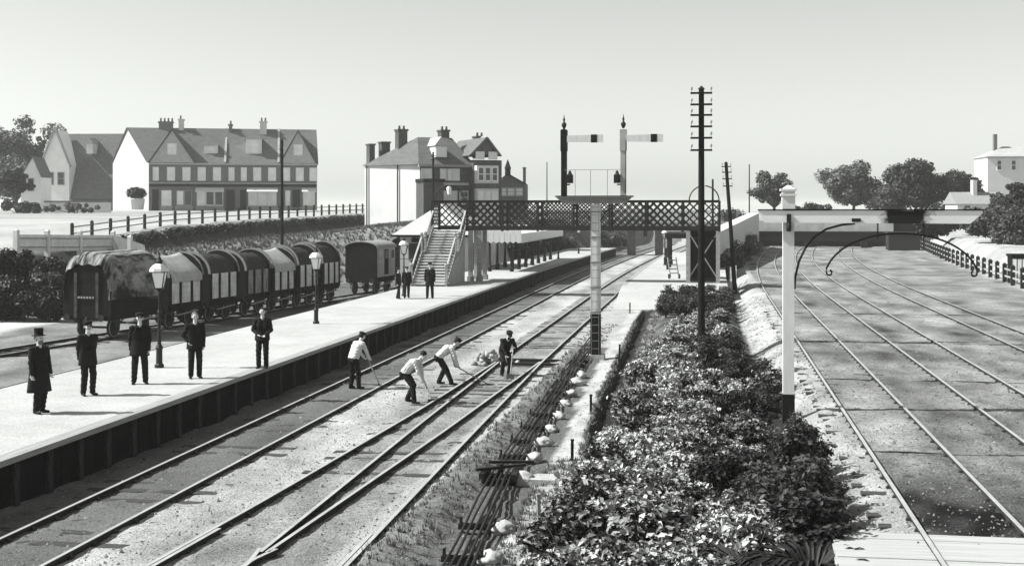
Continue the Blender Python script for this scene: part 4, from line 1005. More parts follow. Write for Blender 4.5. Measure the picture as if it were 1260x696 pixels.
# gabled bay
g0_, g1_ = hx(577), hx(605); gm_ = (g0_ + g1_) / 2 + hx(517 + 2)
q = MB(); q.box(g0_ + .1, g1_ + hx(517 + 8), -1.0, 7, 0, hzv(197)); q.build('bay_wall', M_brick2, vh)
q = MB(); q.prism([(g0_, -1.2, hzv(190)), (g1_, -1.2, hzv(190)), (gm_, -1.2, hzv(171))], (0, 8, 0)); bg_ = q.build('bay_gable', M_brick2, vh)
q = MB()
for s, xe in ((-1, g0_ - .5), (1, g1_ + .5)): q.bar((xe, -1.3, hzv(192)), (gm_, -1.3, hzv(169.5)), .35, .18)
q.add([(g0_ - .6, -1.5, hzv(192)), (gm_, -1.5, hzv(169)), (gm_, 7, hzv(169)), (g0_ - .6, 7, hzv(192))], [(0, 1, 2, 3)]); q.add([(g1_ + .6, -1.5, hzv(192)), (gm_, -1.5, hzv(169)), (gm_, 7, hzv(169)), (g1_ + .6, 7, hzv(192))], [(0, 1, 2, 3)])
q.build('gable_roof', M_slate2, bg_, clean=False)
for x in (-.75, .75): win(bg_, gm_ + x, -1.2, hzv(197) + .2, hzv(188), .8)
q = MB(); q.box(hx(579), hx(606), -1.7, -.9, hzv(226), hzv(204)); bw1 = q.build('upper_bay', M_render, vh)
for k in range(3): win(bw1, hx(584 + k * 8.5), -1.7, hzv(222), hzv(207), .5, M_white, M_pane)
q = MB(); q.box(hx(579), hx(606), -1.7, -.9, 0, hzv(232)); bw2 = q.build('lower_bay', M_render, vh)
for k in range(3): win(bw2, hx(584 + k * 8.5), -1.7, hzv(250), hzv(236), .5, M_white, M_blind)
q = MB(); q.box(hx(578), hx(607), -1.9, -.85, hzv(232), hzv(226)); q.build('bay_band', M_brick2, vh)
# dormer
q = MB(); q.box(hx(535), hx(549), -.1, 3, hzv(194), hzv(179)); dv = q.build('dormer', M_white, vh)
q = MB(); q.prism([(hx(533), -.4, hzv(180)), (hx(551), -.4, hzv(180)), (hx(541), -.4, hzv(169))], (0, 3.6, 0)); q.build('dormer_roof', M_tilehang, dv); win(dv, hx(542), -.1, hzv(191), hzv(182), .9)
# porch block with cornice
q = MB(); q.box(hx(512), hx(536), -2.4, -.03, 0, hzv(225)); pb_ = q.build('porch', M_brick2, vh); q = MB(); q.box(hx(511), hx(537), -2.6, -.035, hzv(225), hzv(221)); q.build('porch_cornice', M_dark, pb_)
for px, w in ((525, 1.1), (546, .75), (552.5, .75), (560, .7)): win(vh, hx(px), 0, hzv(222) + .1, hzv(209), w, M_white, M_blind)
for px, w in ((545, 1.2), (556, .9), (570, .8)): win(vh, hx(px), 0, hzv(250), hzv(236), w, M_white, M_blind if px < 560 else M_pane)
q = MB(); q.box(hx(538), hx(574), -.6, -.03, hzv(228), hzv(225)); q.build('balcony', M_cream, vh)
for px0, px1, y0, z0, z1, m__ in ((506, 517, 4.2, 185, 160, M_brick2), (556, 566, 3.4, 172, 160, M_brick2), (599, 603, 3, 180, 167, M_brick2)):
    c_ = MB(); c_.box(hx(px0), hx(px1), y0, y0 + 1.2, hzv(z0 + 12), hzv(z1)); c_.box(hx(px0) - .1, hx(px1) + .1, y0 - .1, y0 + 1.3, hzv(z1), hzv(z1) + .2); c_ = c_.build('chimney', m__, vr)
    for k in range(2):
        p = MB(); p.lathe([(.14, hzv(z1) + .2), (.11, hzv(z1) + .6)], 8, hx(px0) + .3 + k * .5, y0 + .6); p.build('chimney_pot', M_brick2, c_)
for px0, px1, zt_ in ((480, 487, 177), (494, 505, 174)):
    c_ = MB(); xw = -3.6 if px0 < 490 else -2.2; c_.box(xw, xw + (px1 - px0) * sH, 6.5, 7.7, EV - .5, hzv(zt_)); c_.box(xw - .1, xw + (px1 - px0) * sH + .1, 6.4, 7.8, hzv(zt_), hzv(zt_) + .15); c_.build('chimney', M_brick2, vr)
for px in (483, 503):                         # rain pipes on the sunlit end
    u = (517 - px) / 34 * .95; p = MB(); p.tube([(bx_ * u - .1, 7 * u - .12, 0), (bx_ * u - .1, 7 * u - .12, EV)], .07, 6); p.build('rain_pipe', M_dark, vh)
# chapel-like building
P = atd(612, 152, 3.4); s7 = 152 / F_PX; ch = thing('gabled_hall', 'small dark gabled hall with spirelet and tall stack right of the villa', 'building', P, .1)
def cz(py): return zd(py, 152) - 3.4
q = MB(); q.prism([(0, 0, 0), (35 * s7, 0, 0), (35 * s7, 0, cz(226)), (13 * s7, 0, cz(215)), (0, 0, cz(226))], (0, 6, 0)); q.build('wall', M_brick, ch)
q = MB(); q.bar((-.3, -.1, cz(227)), (13 * s7, -.1, cz(214)), .5, .14); q.bar((36 * s7, -.1, cz(227)), (13 * s7, -.1, cz(214)), .5, .14); q.build('verge', M_dark, ch)
q = MB(); q.lathe([(.35, cz(216)), (.35, cz(208)), (.42, cz(207)), (.03, cz(196))], 8, 12.5 * s7, .5); q.build('spirelet', M_dark, ch)
q = MB(); q.box(31 * s7, 34.5 * s7, 1, 1.5, 0, cz(207)); q.box(30.5 * s7, 35 * s7, .9, 1.6, cz(207), cz(205.5)); q.build('chimney', M_brick, ch)
for k in range(3): win(ch, (7 + 10 * k) * s7, 0, cz(240), cz(232), .7, M_cream, M_blind)
# white house on the right
P = atd(1182, 200, 4.5); s7 = 200 / F_PX; wh = thing('white_house', 'white rendered house with low roof above the trees beyond the yard', 'house', P, .05)
def wz(py): return zd(py, 200) - 4.5
q = MB(); q.box(32 * s7, 120 * s7, 0, 8, 0, wz(192)); q.build('wall', M_render, wh)
q = MB(); a = [(30 * s7, -.5, wz(193)), (124 * s7, -.5, wz(193)), (124 * s7, 8.5, wz(193)), (30 * s7, 8.5, wz(193)), (58 * s7, 4, wz(179)), (100 * s7, 4, wz(179))]
q.add(a, [(0, 1, 5, 4), (1, 2, 5), (2, 3, 4, 5), (3, 0, 4), (0, 3, 2, 1)]); wr = q.build('roof', M_tilehang, wh)
q = MB(); q.box(31 * s7, 121 * s7, -.3, -.02, wz(194), wz(192.2)); q.build('eaves_board', M_grey, wh)
q = MB(); q.box(46 * s7, 50 * s7, 3, 3.8, wz(190), wz(164)); q.build('chimney', M_brick, wr)
for px in (46, 63, 80): win(wh, px * s7, 0, wz(209), wz(198), 4.5 * s7, M_white, M_pane)
P = atd(1176, 150, 3.6); s7 = 150 / F_PX; ct = thing('low_cottage', 'low cottage roof with white chimney stack beside the dark trees', 'house', P, .1)
def c2(py): return zd(py, 150) - 3.6
q = MB(); q.box(2 * s7, 62 * s7, 0, 5, 0, c2(250)); q.build('wall', M_render, ct)
q = MB(); q.prism([(0, -.5, c2(251)), (0, 2.5, c2(236)), (0, 5.5, c2(251))], (64 * s7, 0, 0)); cr_ = q.build('roof', M_grey, ct)
q = MB(); q.box(26 * s7, 31 * s7, 1.6, 2.6, c2(248), c2(221)); q.build('chimney', M_render, cr_)
win(ct, 14 * s7, 0, c2(260), c2(253), .7, M_white, M_pane); win(ct, 44 * s7, 0, c2(260), c2(253), .7, M_white, M_pane)

# ------------------------------------------------------------------ yard bridge wall and right boundary
yb = thing('yard_bridge', 'low dark girder bridge closing the far end of the goods yard', 'bridge', (15.5, 166, .6))
q = MB(); q.box(-9.6, 9.6, -.2, .2, .75, 1.85); q.build('girder', M_dark, yb)
q = MB(); q.box(-9.8, 9.8, -.3, .3, 1.85, 1.98); q.build('girder_flange', M_dark, yb)
q = MB(); q.box(-9.6, 9.6, 1.5, 2.0, -.4, 3.0); q.build('back_wall', M_wagdark, yb)
for x in (-9.4, -3.6, 3.2, 9.3):
    q = MB(); q.box(x - .35, x + .35, -.1, 1.4, -.4, .748); q.build('pier', mat('sooty_brick', .03), yb)
q = MB(); q.box(-10, 6.8, 1.0, 1.45, 1.99, 3.35); q.build('parapet', mat('pale_parapet', .6, v2=.36, scale=.8, bump=.3, bscale=6), yb)
P = atd(1113, 150, .6); s7 = 150 / F_PX; q = MB(); q.box(-19 * s7, 19 * s7, 0, 2.5, -.3, 21 * s7); q.box(-20 * s7, 20 * s7, -.1, 2.6, 21 * s7, 23 * s7)
q = q.build('brick_block', mat('sooty_brick', .03, v2=.015, scale=3, bump=.4, bscale=10)); q.location = P; tag(q, 'dark brick block standing before the far yard bridge', 'brick block')
# white retaining wall / ramp on the left of the yard bridge
A_, B_ = atd(934, 158, 0), atd(880, 100, 0); q = MB()
q.prism([(A_.x, A_.y, -.2), (B_.x, B_.y, -.2), (B_.x, B_.y, zd(288, 100)), (A_.x, A_.y, zd(262, 158))], (-1.2, .2, 0))
q = q.build('ramp_wall', M_render); tag(q, 'pale sloping ramp wall rising beside the curve to the yard bridge', 'wall')
# right boundary fence
fr_ = thing('post_fence', 'fence of dark stout posts along the right side of the goods yard', 'fence', (20, 100, .6))
fpm = MB(); fpm.box(-.12, .12, -.12, .12, -.3, 1.1); fpm.lathe([(.19, 1.1), (.19, 1.16), (.02, 1.28)], 4); fp_me = fpm.mesh('post', M_post)
Yf = 78
pr_pts = []
while Yf < 164:
    X = fence_x(Yf) - .1; pr_pts.append((X - 20, Yf - 100)); link('post', fp_me, fr_, (X - 20, Yf - 100, .02)); Yf += 3.3
for zr_ in (.45, .9):
    q = MB()
    for (a, b_), (c, d_) in zip(pr_pts[:-1], pr_pts[1:]): q.bar((a, b_, zr_), (c, d_, zr_), .06, .1)
    q.build('rail', M_wood, fr_)
P = atd(1256, 82, .6); q = MB(); q.box(-.55, .9, -.2, 1.2, -.2, 1.75); q.box(-.62, .97, -.27, 1.27, 1.75, 1.9)
for k in range(5): q.box(-.53 + k * .3, -.3 + k * .3, -.24, -.21, 0, 1.6, 1)
q = q.build('boarded_hut', [M_wagdark, M_plank]); q.location = P; tag(q, 'small dark boarded lineside hut at the near end of the post fence', 'hut')

# ------------------------------------------------------------------ road fence and picket fence on the left
rfn = thing('road_fence', 'post and rail fence along the top of the grassy bank', 'fence', (-43.6, 120, 4))
rpm = MB(); rpm.box(-.09, .09, -.09, .09, -.4, 1.05); rpm.lathe([(.13, 1.05), (.13, 1.12), (.02, 1.22)], 4); rp_me = rpm.mesh('post', M_post)
pts = []; Yf = 84
while Yf < 196: pts.append((-43.6, Yf, zplat(Yf))); link('post', rp_me, rfn, (0, Yf - 120, zplat(Yf) - 4)); Yf += 2.9
for zz in (.45, .9):
    q = MB()
    for a, b_ in zip(pts[:-1], pts[1:]): q.bar((0, a[1] - 120, a[2] - 4 + zz), (0, b_[1] - 120, b_[2] - 4 + zz), .05, .09)
    q.build('rail', M_wood, rfn)
pk = thing('picket_fence', 'white picket fence above the dark bushes, dropping towards the sheeted wagon', 'fence', atd(98, 86, zd(310, 86))); ob_ = pk.location
Pts = [atd(20, 79, zd(311, 79)), atd(58, 82, zd(310.5, 82)), atd(98, 86, zd(310, 86)), atd(139, 91, zd(309, 91)), atd(160, 87, zd(316, 87)), atd(178, 84, zd(323, 84))]
for i, (a, b_) in enumerate(zip(Pts[:-1], Pts[1:])):
    q = MB(); n_ = int((b_ - a).length / .16)
    for k in range(1, n_):
        p = a.lerp(b_, k / n_) - ob_; q.box(p.x - .045, p.x + .045, p.y - .015, p.y + .015, p.z + .08, p.z + 1.12)
    for zz in (.35, .9): q.bar(a - ob_ + Vector((0, .04, zz)), b_ - ob_ + Vector((0, .04, zz)), .05, .08)
    q.build('picket_panel', M_cream, pk)
    p = a - ob_; q = MB(); q.box(p.x - .14, p.x + .14, p.y - .14, p.y + .14, p.z - .6, p.z + 1.3); q.lathe([(.2, p.z + 1.3), (.2, p.z + 1.36), (.02, p.z + 1.46)], 4, p.x, p.y); q.build('gate_post', M_white, pk)
# small white palings on the far platform ramp
wp = thing('paling_fence', 'short white paling fence at the foot of the leaning pole', 'fence', at(899, 352, .3)); q = MB()
for k in range(9): q.box(-.05 + k * .05, .03 + k * .05, k * .35, k * .35 + .03, -.2, 1.25)
q.build('palings', M_white, wp); q = MB(); q.bar((.02, -.05, .9), (.45, 3, .9), .05, .08); q.bar((.02, -.05, .35), (.45, 3, .35), .05, .08); q.build('rail', M_white, wp)
# ------------------------------------------------------------------ vegetation
def leaves(centers, normals, size, rng, aspect=.55):
    """folded leaf = two triangles pairs (one quad bent along the midrib kept as a quad pair)"""
    n_ = len(centers); s = size * rng.uniform(.6, 1.25, n_)[:, None]
    a = rng.normal(size=(n_, 3)); a -= (a * normals).sum(1)[:, None] * normals; a /= np.linalg.norm(a, axis=1)[:, None] + 1e-9
    b_ = np.cross(normals, a)
    tip = centers + a * s; base = centers - a * s * .8; droop = normals * s * .22
    l_ = centers + b_ * s * aspect + droop; r_ = centers - b_ * s * aspect + droop
    v = np.stack([base, l_, tip, r_], 1).reshape(-1, 3); f = np.arange(4 * n_).reshape(-1, 4)
    return v, f
def leaf_mesh(name, v, f, m_):
    # split each quad along the midrib (base-tip)
    f3 = np.concatenate([f[:, [0, 1, 2]], f[:, [0, 2, 3]]])
    return np_mesh(name, v, f3, m_)
def blob_points(blobs, n_, rng, shell=.55):
    """random points in ellipsoid blobs, pushed towards their shells; returns points and outward normals"""
    w = np.array([b_[3] * b_[4] * b_[5] for b_ in blobs]) ** .67; w /= w.sum(); k = rng.choice(len(blobs), n_, p=w); B = np.array(blobs)[k]
    d = rng.normal(size=(n_, 3)); d /= np.linalg.norm(d, axis=1)[:, None]; r = rng.uniform(shell, 1.03, n_)[:, None] ** .8
    p = B[:, :3] + d * r * B[:, 3:6]; nrm = d * .7 + rng.normal(size=(n_, 3)) * .45 + np.array([0, 0, .45]); nrm /= np.linalg.norm(nrm, axis=1)[:, None]
    return p, nrm
def crown(name, blobs, n_, size, m_, rng, parent, shell=.55):
    p, nr = blob_points(blobs, n_, rng, shell); v, f = leaves(p, nr, size, rng); return link(name, leaf_mesh(name, v, f, m_), parent)
def tree(label, base, H, W, seed, m_=L_tree, nleaf=7000, size=.3, trunk=.22, name='tree', cat='tree', group=None, squash=1.0, low=.25):
    rng = np.random.default_rng(seed); t = thing(name, label, cat, base, 0, group)
    q = MB(); h0 = H * (low + .12)
    q.tube([(0, 0, -.5), (.05, 0, h0 * .5), (.1, .05, h0), (.05, .1, H * .75)], [trunk * 1.25, trunk, trunk * .8, trunk * .2], 9)
    blobs = []
    for k in range(rng.integers(54, 66)):
        d3 = rng.normal(size=3); d3 /= np.linalg.norm(d3); d3 *= rng.uniform(.25, 1) ** .6 * (.86 + .5 * mnoise.noise(Vector(d3) * 1.7 + Vector((seed * 3.1, 0, 0)))); r = rng.uniform(.05, .15) * W
        x, y, zz = d3[0] * (W / 2 - r * .6), d3[1] * (W / 2 - r * .6), H * ((1 + low) / 2 + d3[2] * (1 - low) / 2 * .84)
        blobs.append((x, y, min(zz, H - r * .6), r, r, r * .72 * squash))
        q.tube([(.08, .04, h0 * .8), (x * .5, y * .5, (h0 + zz) / 2), (x, y, zz)], [trunk * .4, trunk * .25, trunk * .1], 6)
    q.build('trunk', M_bark, t); crown('crown', blobs, nleaf, size, m_, rng, t, .15)
    return t
def bush(label, base, W, D_, H, seed, m_=L_hedge, nleaf=2500, size=.14, name='bush', group=None):
    rng = np.random.default_rng(seed); t = thing(name, label, 'bush', base, 0, group); blobs = []
    for k in range(18):
        r = rng.uniform(.17, .34) * min(W, H * 1.3); blobs.append((rng.uniform(-.5, .5) * (W - r), rng.uniform(-.5, .5) * (D_ - r), rng.uniform(.1, .74) * H, r, r, r * .85))
    q = MB()
    for b_ in blobs[:7]: q.tube([(b_[0] * .3, b_[1] * .3, -.2), (b_[0] * .7, b_[1] * .7, b_[2] * .6), b_[:3]], [.05, .035, .015], 5)
    q.build('stems', M_bark, t); crown('foliage', blobs, nleaf, size, m_, rng, t, .3); return t
# far trees on the right
def gp(px, D): P = atd(px, D); P.z = gz(P.x, P.y); return P
def tr_at(label, px, D, ytop, wpx, seed, ybase=None, **k):
    P = gp(px, D);
    if ybase: P.z = zd(ybase, D)
    tree(label, P, zd(ytop, D) - P.z, wpx * D / F_PX, seed, **k)
tr_at('broad pale leaved tree left of the darker one behind the yard bridge', 1050, 185, 193, 108, 1, m_=L_treel, nleaf=15000, size=.27, low=.12)
tr_at('tall dark rounded tree behind the dark patched beam', 1126, 180, 187, 112, 2, m_=L_tree, nleaf=18000, size=.27, low=.1)
tr_at('smaller dark tree between the rounded tree and the low cottage', 1184, 188, 200, 58, 3, m_=L_tree, nleaf=8000, size=.25, low=.1)
tr_at('pale shrubby tree in front of the rounded dark tree', 1100, 176, 222, 70, 4, m_=L_treel, nleaf=5000, size=.25, low=.05)
tr_at('lone airy tree behind the loading gauge post', 952, 175, 203, 64, 5, m_=L_treel, nleaf=6000, size=.25, low=.2)
tr_at('dense dark tree at the right edge below the white house', 1250, 120, 212, 74, 6, m_=L_tree, nleaf=16000, size=.2, low=-.1, ybase=291)
tr_at('second dark shrub tree beside the low cottage', 1230, 135, 222, 40, 16, m_=L_tree, nleaf=7000, size=.2, low=-.1, ybase=288)
for i, (px, D, yt, w) in enumerate(((990, 190, 248, 50), (902, 160, 246, 30), (1165, 172, 246, 44), (1008, 192, 250, 30))):
    P = gp(px, D); bush('low far bush on the skyline behind the goods yard', P, w * D / F_PX, 4, max(1.5, zd(yt, D) - P.z), 40 + i, L_tree, 1800, .2, group='far skyline bushes')
# trees far left
tr_at('hazy broad tree at the far left behind the white cottage', 20, 215, 140, 120, 7, m_=L_treel, nleaf=18000, size=.33, low=.0)
tr_at('dark low tree in front of the white cottage', 18, 180, 200, 48, 8, m_=L_tree, nleaf=6000, size=.28, low=.03, ybase=247)
tr_at('narrow hazy tree between the cottage and the tiled house', 50, 212, 158, 26, 9, m_=L_treel, nleaf=3500, size=.3, low=.1)
# round topped garden shrub in a pale tub before the terrace
P = gp(168, 172); P.z = zd(258, 172); sh = thing('tub_shrub', 'clipped dark shrub on a pale tub before the white gable', 'shrub', P)
q = MB(); q.lathe([(.9, 0), (1.1, 1.4), (1.0, 1.5)], 12); q.build('tub', M_render, sh); crown('foliage', [(0, 0, 2.2, 1.35, 1.2, .8)], 1500, .18, L_tree, np.random.default_rng(3), sh, .4)
# bushes below the picket fence
lab_b = ['dark bush under the picket fence, largest of the clump', 'dark rounded bush at the left edge below the picket fence', 'dark bush touching the sheeted wagon', 'low dark bush spilling onto the pale siding ground', 'dark shrub tucked against the picket fence posts', 'paler bush top showing among the dark clump', 'small dark bush between the clump and the siding']
for i, (px, D, yt, w, ml) in enumerate(((48, 73, 311, 52, L_hedge), (4, 72, 299, 44, L_hedge), (84, 76, 316, 34, L_hedge), (24, 68, 335, 60, L_hedge), (110, 79, 312, 50, L_hedge), (66, 71, 324, 40, L_tree), (62, 68, 346, 44, L_hedge))):
    P = gp(px, D); bush(lab_b[i], P, w * D / F_PX, 2.6, zd(yt, D) - P.z, 60 + i, ml, 5200, .13)
# dark hedge along the top of the bank
hd = thing('hedge', 'long dark hedge band under the road fence on the bank', 'hedge', (-42.3, 120, 3.4)); blobs = []
Yh = 80
while Yh < 190: blobs.append((random.uniform(-.3, .3), Yh - 120, zplat(Yh) * .92 - 3.4 - .35, .7, 1.0, .62)); Yh += .8
crown('foliage', blobs, 16000, .17, L_hedge, np.random.default_rng(5), hd, .4)
# shrubs behind the platform, seen under the footbridge, and around the far platform
for i, (px, D, yt, w, m_) in enumerate(((648, 128, 290, 44, L_tree), (670, 140, 285, 40, L_hedge), (690, 150, 288, 50, L_treel), (720, 160, 283, 46, L_tree), (745, 166, 285, 40, L_treel), (632, 118, 296, 40, L_hedge), (760, 175, 287, 30, L_treel))):
    P = atd(px, D); P.z = .6; bush('shrub on the cutting side behind the far end of the platform', P, w * D / F_PX, 4, zd(yt, D) - .6, 80 + i, m_, 2600, .2, group='cutting side shrubs')
for i, (px, D, yt, w) in enumerate(((905, 108, 300, 24), (915, 120, 292, 30), (893, 100, 306, 20), (925, 135, 285, 26))):
    P = gp(px, D); bush('grassy shrub on the slope beside the curving yard line', P, w * D / F_PX, 3, max(.8, zd(yt, D) - P.z), 95 + i, L_treel, 1800, .14, group='slope shrubs')

# hedges and shrubs on the right bank and below the far houses
for i, (px, D, yb_, yt, w, ml, lb) in enumerate(((1205, 118, 286, 254, 40, L_tree, 'dark conical shrub on the white bank below the low cottage'), (1155, 140, 288, 262, 56, L_hedge, 'dark shadowy shrub behind the yard bridge end'),
        (1095, 172, 274, 262, 60, L_tree, 'low dark shrub behind the yard bridge parapet'), (25, 168, 262, 247, 56, L_tree, 'hazy low hedge at the far left of the road'), (95, 165, 260, 250, 80, L_treel, 'thin pale hedge below the garden wall'), (1246, 112, 296, 250, 60, L_tree, 'dark undergrowth at the foot of the right edge tree'), (1222, 122, 288, 256, 36, L_tree, 'dark shrub between the conical shrub and the right edge tree'))):
    P = atd(px, D, zd(yb_, D)); bush(lb, P, w * D / F_PX, 3.5, zd(yt, D) - P.z, 130 + i, ml, 5000, .2)
# planted bed between the lines
def plant_mesh(seed, nl, size, H, W, m_):
    rng = np.random.default_rng(seed); P_, N_ = [], []
    for s in range(14):
        a = rng.uniform(0, 6.28); rr2 = W / 2 * math.sqrt(rng.uniform(0, 1)); hh = H * (1 - .35 * (rr2 / (W / 2)) ** 2) * rng.uniform(.75, 1.05); k = nl // 14
        u = rng.uniform(.15, 1, k) ** .6; out = np.stack([np.full(k, math.cos(a)), np.full(k, math.sin(a)), np.zeros(k)], 1)
        c = out * (rr2 * (.45 + .55 * u))[:, None] + np.stack([np.zeros(k), np.zeros(k), hh * u], 1) + rng.normal(size=(k, 3)) * [.075, .075, .03]
        nn_ = rng.normal(size=(k, 3)) * .5 + out * .25 + np.array([0, 0, .9]); nn_ /= np.linalg.norm(nn_, axis=1)[:, None]; P_.append(c); N_.append(nn_)
    v, f = leaves(np.concatenate(P_), np.concatenate(N_), size, rng, .5); return leaf_mesh('foliage', v, f, m_)
def stem_mesh(seed, H, W):
    rng = np.random.default_rng(seed); q = MB()
    for s in range(8):
        a = rng.uniform(0, 6.28); r = W * .35 * rng.uniform(.2, 1); q.tube([(0, 0, -.05), (r * .4 * math.cos(a), r * .4 * math.sin(a), H * .45), (r * math.cos(a), r * math.sin(a), H * .85)], [.014, .011, .006], 5)
    return q.mesh('stems', M_bark)
PL = [(plant_mesh(200 + s, 1150, .062, .62, .95, L_bed), stem_mesh(s, .62, .95)) for s in range(6)]
PD = [(plant_mesh(230 + s, 1300, .06, 1.0, .95, L_bedd), stem_mesh(30 + s, 1.0, .95)) for s in range(3)]
def put_plant(X, Y, var, label, group, sc, nm='bed_plant', cat='plant', zoff=0):
    t = thing(nm, label, cat, (X, Y, gz(X, Y) + .12 + zoff), random.uniform(0, 6.28), group); t.scale = (sc, sc, sc * random.uniform(.85, 1.2))
    link('foliage', var[0], t); link('stems', var[1], t)
def plab(X, Y):
    if Y < 20: return 'leafy plant at the crossing end of the bed', 'bed plants by the crossing'
    if X < bedl(Y) + .95: return 'leafy plant on the drain side of the bed', 'bed plants on the drain side'
    if X > bedr(Y) - .95: return 'leafy plant on the path side of the bed', 'bed plants on the path side'
    if Y > 40: return 'leafy plant in the bed around the tall telegraph pole', 'bed plants around the pole'
    return 'leafy plant in the middle of the bed', 'bed plants in the middle'
random.seed(21); cnt = 0; Y = 16.0
while Y < 71:
    xl, xr = bedl(Y) + .35, bedr(Y) - .35
    if Y < 20.5: xl -= .15
    step = .62 if Y < 30 else .8
    X = xl
    while X < xr + .01:
        jx, jy = X + random.uniform(-.16, .16), Y + random.uniform(-.25, .25); nzv = mnoise.noise((jx * .6, jy * .35, 1.5)) if abs(jx - 1.6) > .5 or abs(jy - 30.4) > 1.6 else -.7
        skip = (jx > -.1 and Y < 19.0) or (nzv < -.6 and Y > 46) or (46 < Y < 66 and jx < -1.3 and nzv > -.25) or (Y > 46 and nzv > .38)
        if not skip:
            hgt = (1.0 + .6 * nzv + (.2 if Y < 24 else 0)) * (.55 if jx > .9 and 25 < Y < 32 else 1)
            put_plant(jx, jy, random.choice(PD if (mnoise.noise((jx * .55, jy * .4, 8)) + .28 * jx - .12 > random.uniform(.0, .35) and Y < 44) else PL), *plab(jx, jy), hgt * (.9 if Y < 40 else 1.0)); cnt += 1
        X += .68 if Y < 30 else .82
    Y += step
Y = 19.5
while Y < 29.6:                                               # taller dark hedge shrubs on the path side
    put_plant(bedr(Y) - .12 + random.uniform(-.15, .12), Y, random.choice(PD), 'taller dark shrub along the path edge of the planted bed', 'dark path edge shrubs', random.uniform(.85, 1.15) * (1 if Y < 25.3 else .5), 'edge_shrub', 'shrub'); Y += .85
Y = 62
while Y < 74:
    for X in np.arange(-2.3, 1.3, .75):
        put_plant(X + random.uniform(-.2, .2), Y + random.uniform(-.3, .3), random.choice(PD), 'dark low shrub in the thicket at the far end of the bed', 'thicket shrubs', random.uniform(.8, 1.1), 'thicket_shrub', 'shrub')
    Y += 1.3
P = at(871, 450, .3); put_plant(P.x, P.y, PD[0], 'round dark shrub at the foot of the tall telegraph pole', None, 1.0, 'pole_shrub', 'shrub')
# dark strap leaved clump at the bottom of the bed
def strap(label, X, Y, n_, Lf, seed):
    rng = random.Random(seed); t = thing('strap_leaf_plant', label, 'plant', (X, Y, .2)); q = MB()
    for k in range(n_):
        a = rng.uniform(0, 6.28); rr2 = Lf * rng.uniform(.7, 1.1); w = .035; c, s = math.cos(a), math.sin(a); pts = []; up = rng.uniform(.5, 1.0)
        for u in np.linspace(0, 1, 6): pts.append(Vector((c * rr2 * u, s * rr2 * u, Lf * up * (1.5 * u - 1.3 * u * u))))
        vs_ = []
        for i, p in enumerate(pts): ww = w * (1 - (i / 5) ** 2 * .9); vs_ += [p + Vector((-s, c, 0)) * ww, p + Vector((0, 0, -.012)), p - Vector((-s, c, 0)) * ww]
        q.add(vs_, [(i * 3 + k2, i * 3 + k2 + 1, i * 3 + 4 + k2, i * 3 + 3 + k2) for i in range(5) for k2 in (0, 1)])
    q.build('blades', leaf_mat('strap_leaf', .015, .06, .1), t, clean=False)
strap('dark strap leaved clump sprawling over the plank crossing edge', 1.35, 18.1, 260, 1.15, 1)
strap('dark strap leaved clump among the sunlit bed plants', .45, 17.9, 220, 1.0, 2)
# grass tufts: cess beside the rodding and yard weeds, nobody could count them
def tufts(name, spots, hmin, hmax, m_, seed, label):
    rng = np.random.default_rng(seed); vs_, fs_ = [], []; o = 0
    for X, Y in spots:
        z = gz(X, Y) + micro(X, Y)
        for k in range(9):
            a = rng.uniform(0, 6.28); h = rng.uniform(hmin, hmax); d = np.array([math.cos(a), math.sin(a), 0]); s = np.array([-d[1], d[0], 0]) * hmax * .1; b_ = np.array([X, Y, z - .01]) + d * rng.uniform(0, .06)
            vs_ += [b_ - s, b_ + s, b_ + d * h * .5 + np.array([0, 0, h])]; fs_.append((o, o + 1, o + 2)); o += 3
    ob2 = link(name, np_mesh(name, np.array(vs_), np.array(fs_), m_)); ob2['kind'] = 'stuff'; ob2['label'] = label; ob2['category'] = 'grass'
rs = np.random.default_rng(9); sp = []
for k in range(1000): Y = 15 + 45 * rs.uniform() ** 1.4; X = rs.uniform(-5.3, -4.25); sp.append((X, Y))
for k in range(900): Y = rs.uniform(16, 27.5); sp.append((rs.uniform(-3.4, -2.2), Y))
for k in range(900): Y = rs.uniform(28, 70); sp.append((ditch_x(Y) + rs.uniform(.25, .8), Y))
for k in range(700): Y = rs.uniform(26, 62); sp.append((ditch_x(Y) + rs.choice([-1, 1]) * rs.uniform(.16, .34), Y))
tufts('grass', sp, .03, .12, leaf_mat('dry_grass', .03, .24, .2), 4, 'rough grass on the cess beside the rods and the drain')
sp = [(X, Y) for X, Y in ((rs.uniform(-41, -29), rs.uniform(50, 150)) for k in range(6500)) if X < interp(Y, [74, 92], [-36.8, -29])]
tufts('grass', sp, .12, .4, leaf_mat('bank_grass', .03, .2, .2), 8, 'rough grass on the bank behind the wagons')
sp = [(X, Y) for X, Y in ((rs.uniform(2.0, 13), 18 + 55 * rs.uniform() ** 1.5) for k in range(1500)) if mnoise.noise((X * .8, Y * .4, 3)) > .1]
sp += [(rs.uniform(1.1, 2.7), rs.uniform(33, 75)) for k in range(700)]
tufts('grass', sp, .02, .07, leaf_mat('yard_weed', .03, .13, .2), 6, 'sparse weeds in the goods yard ballast and its path')

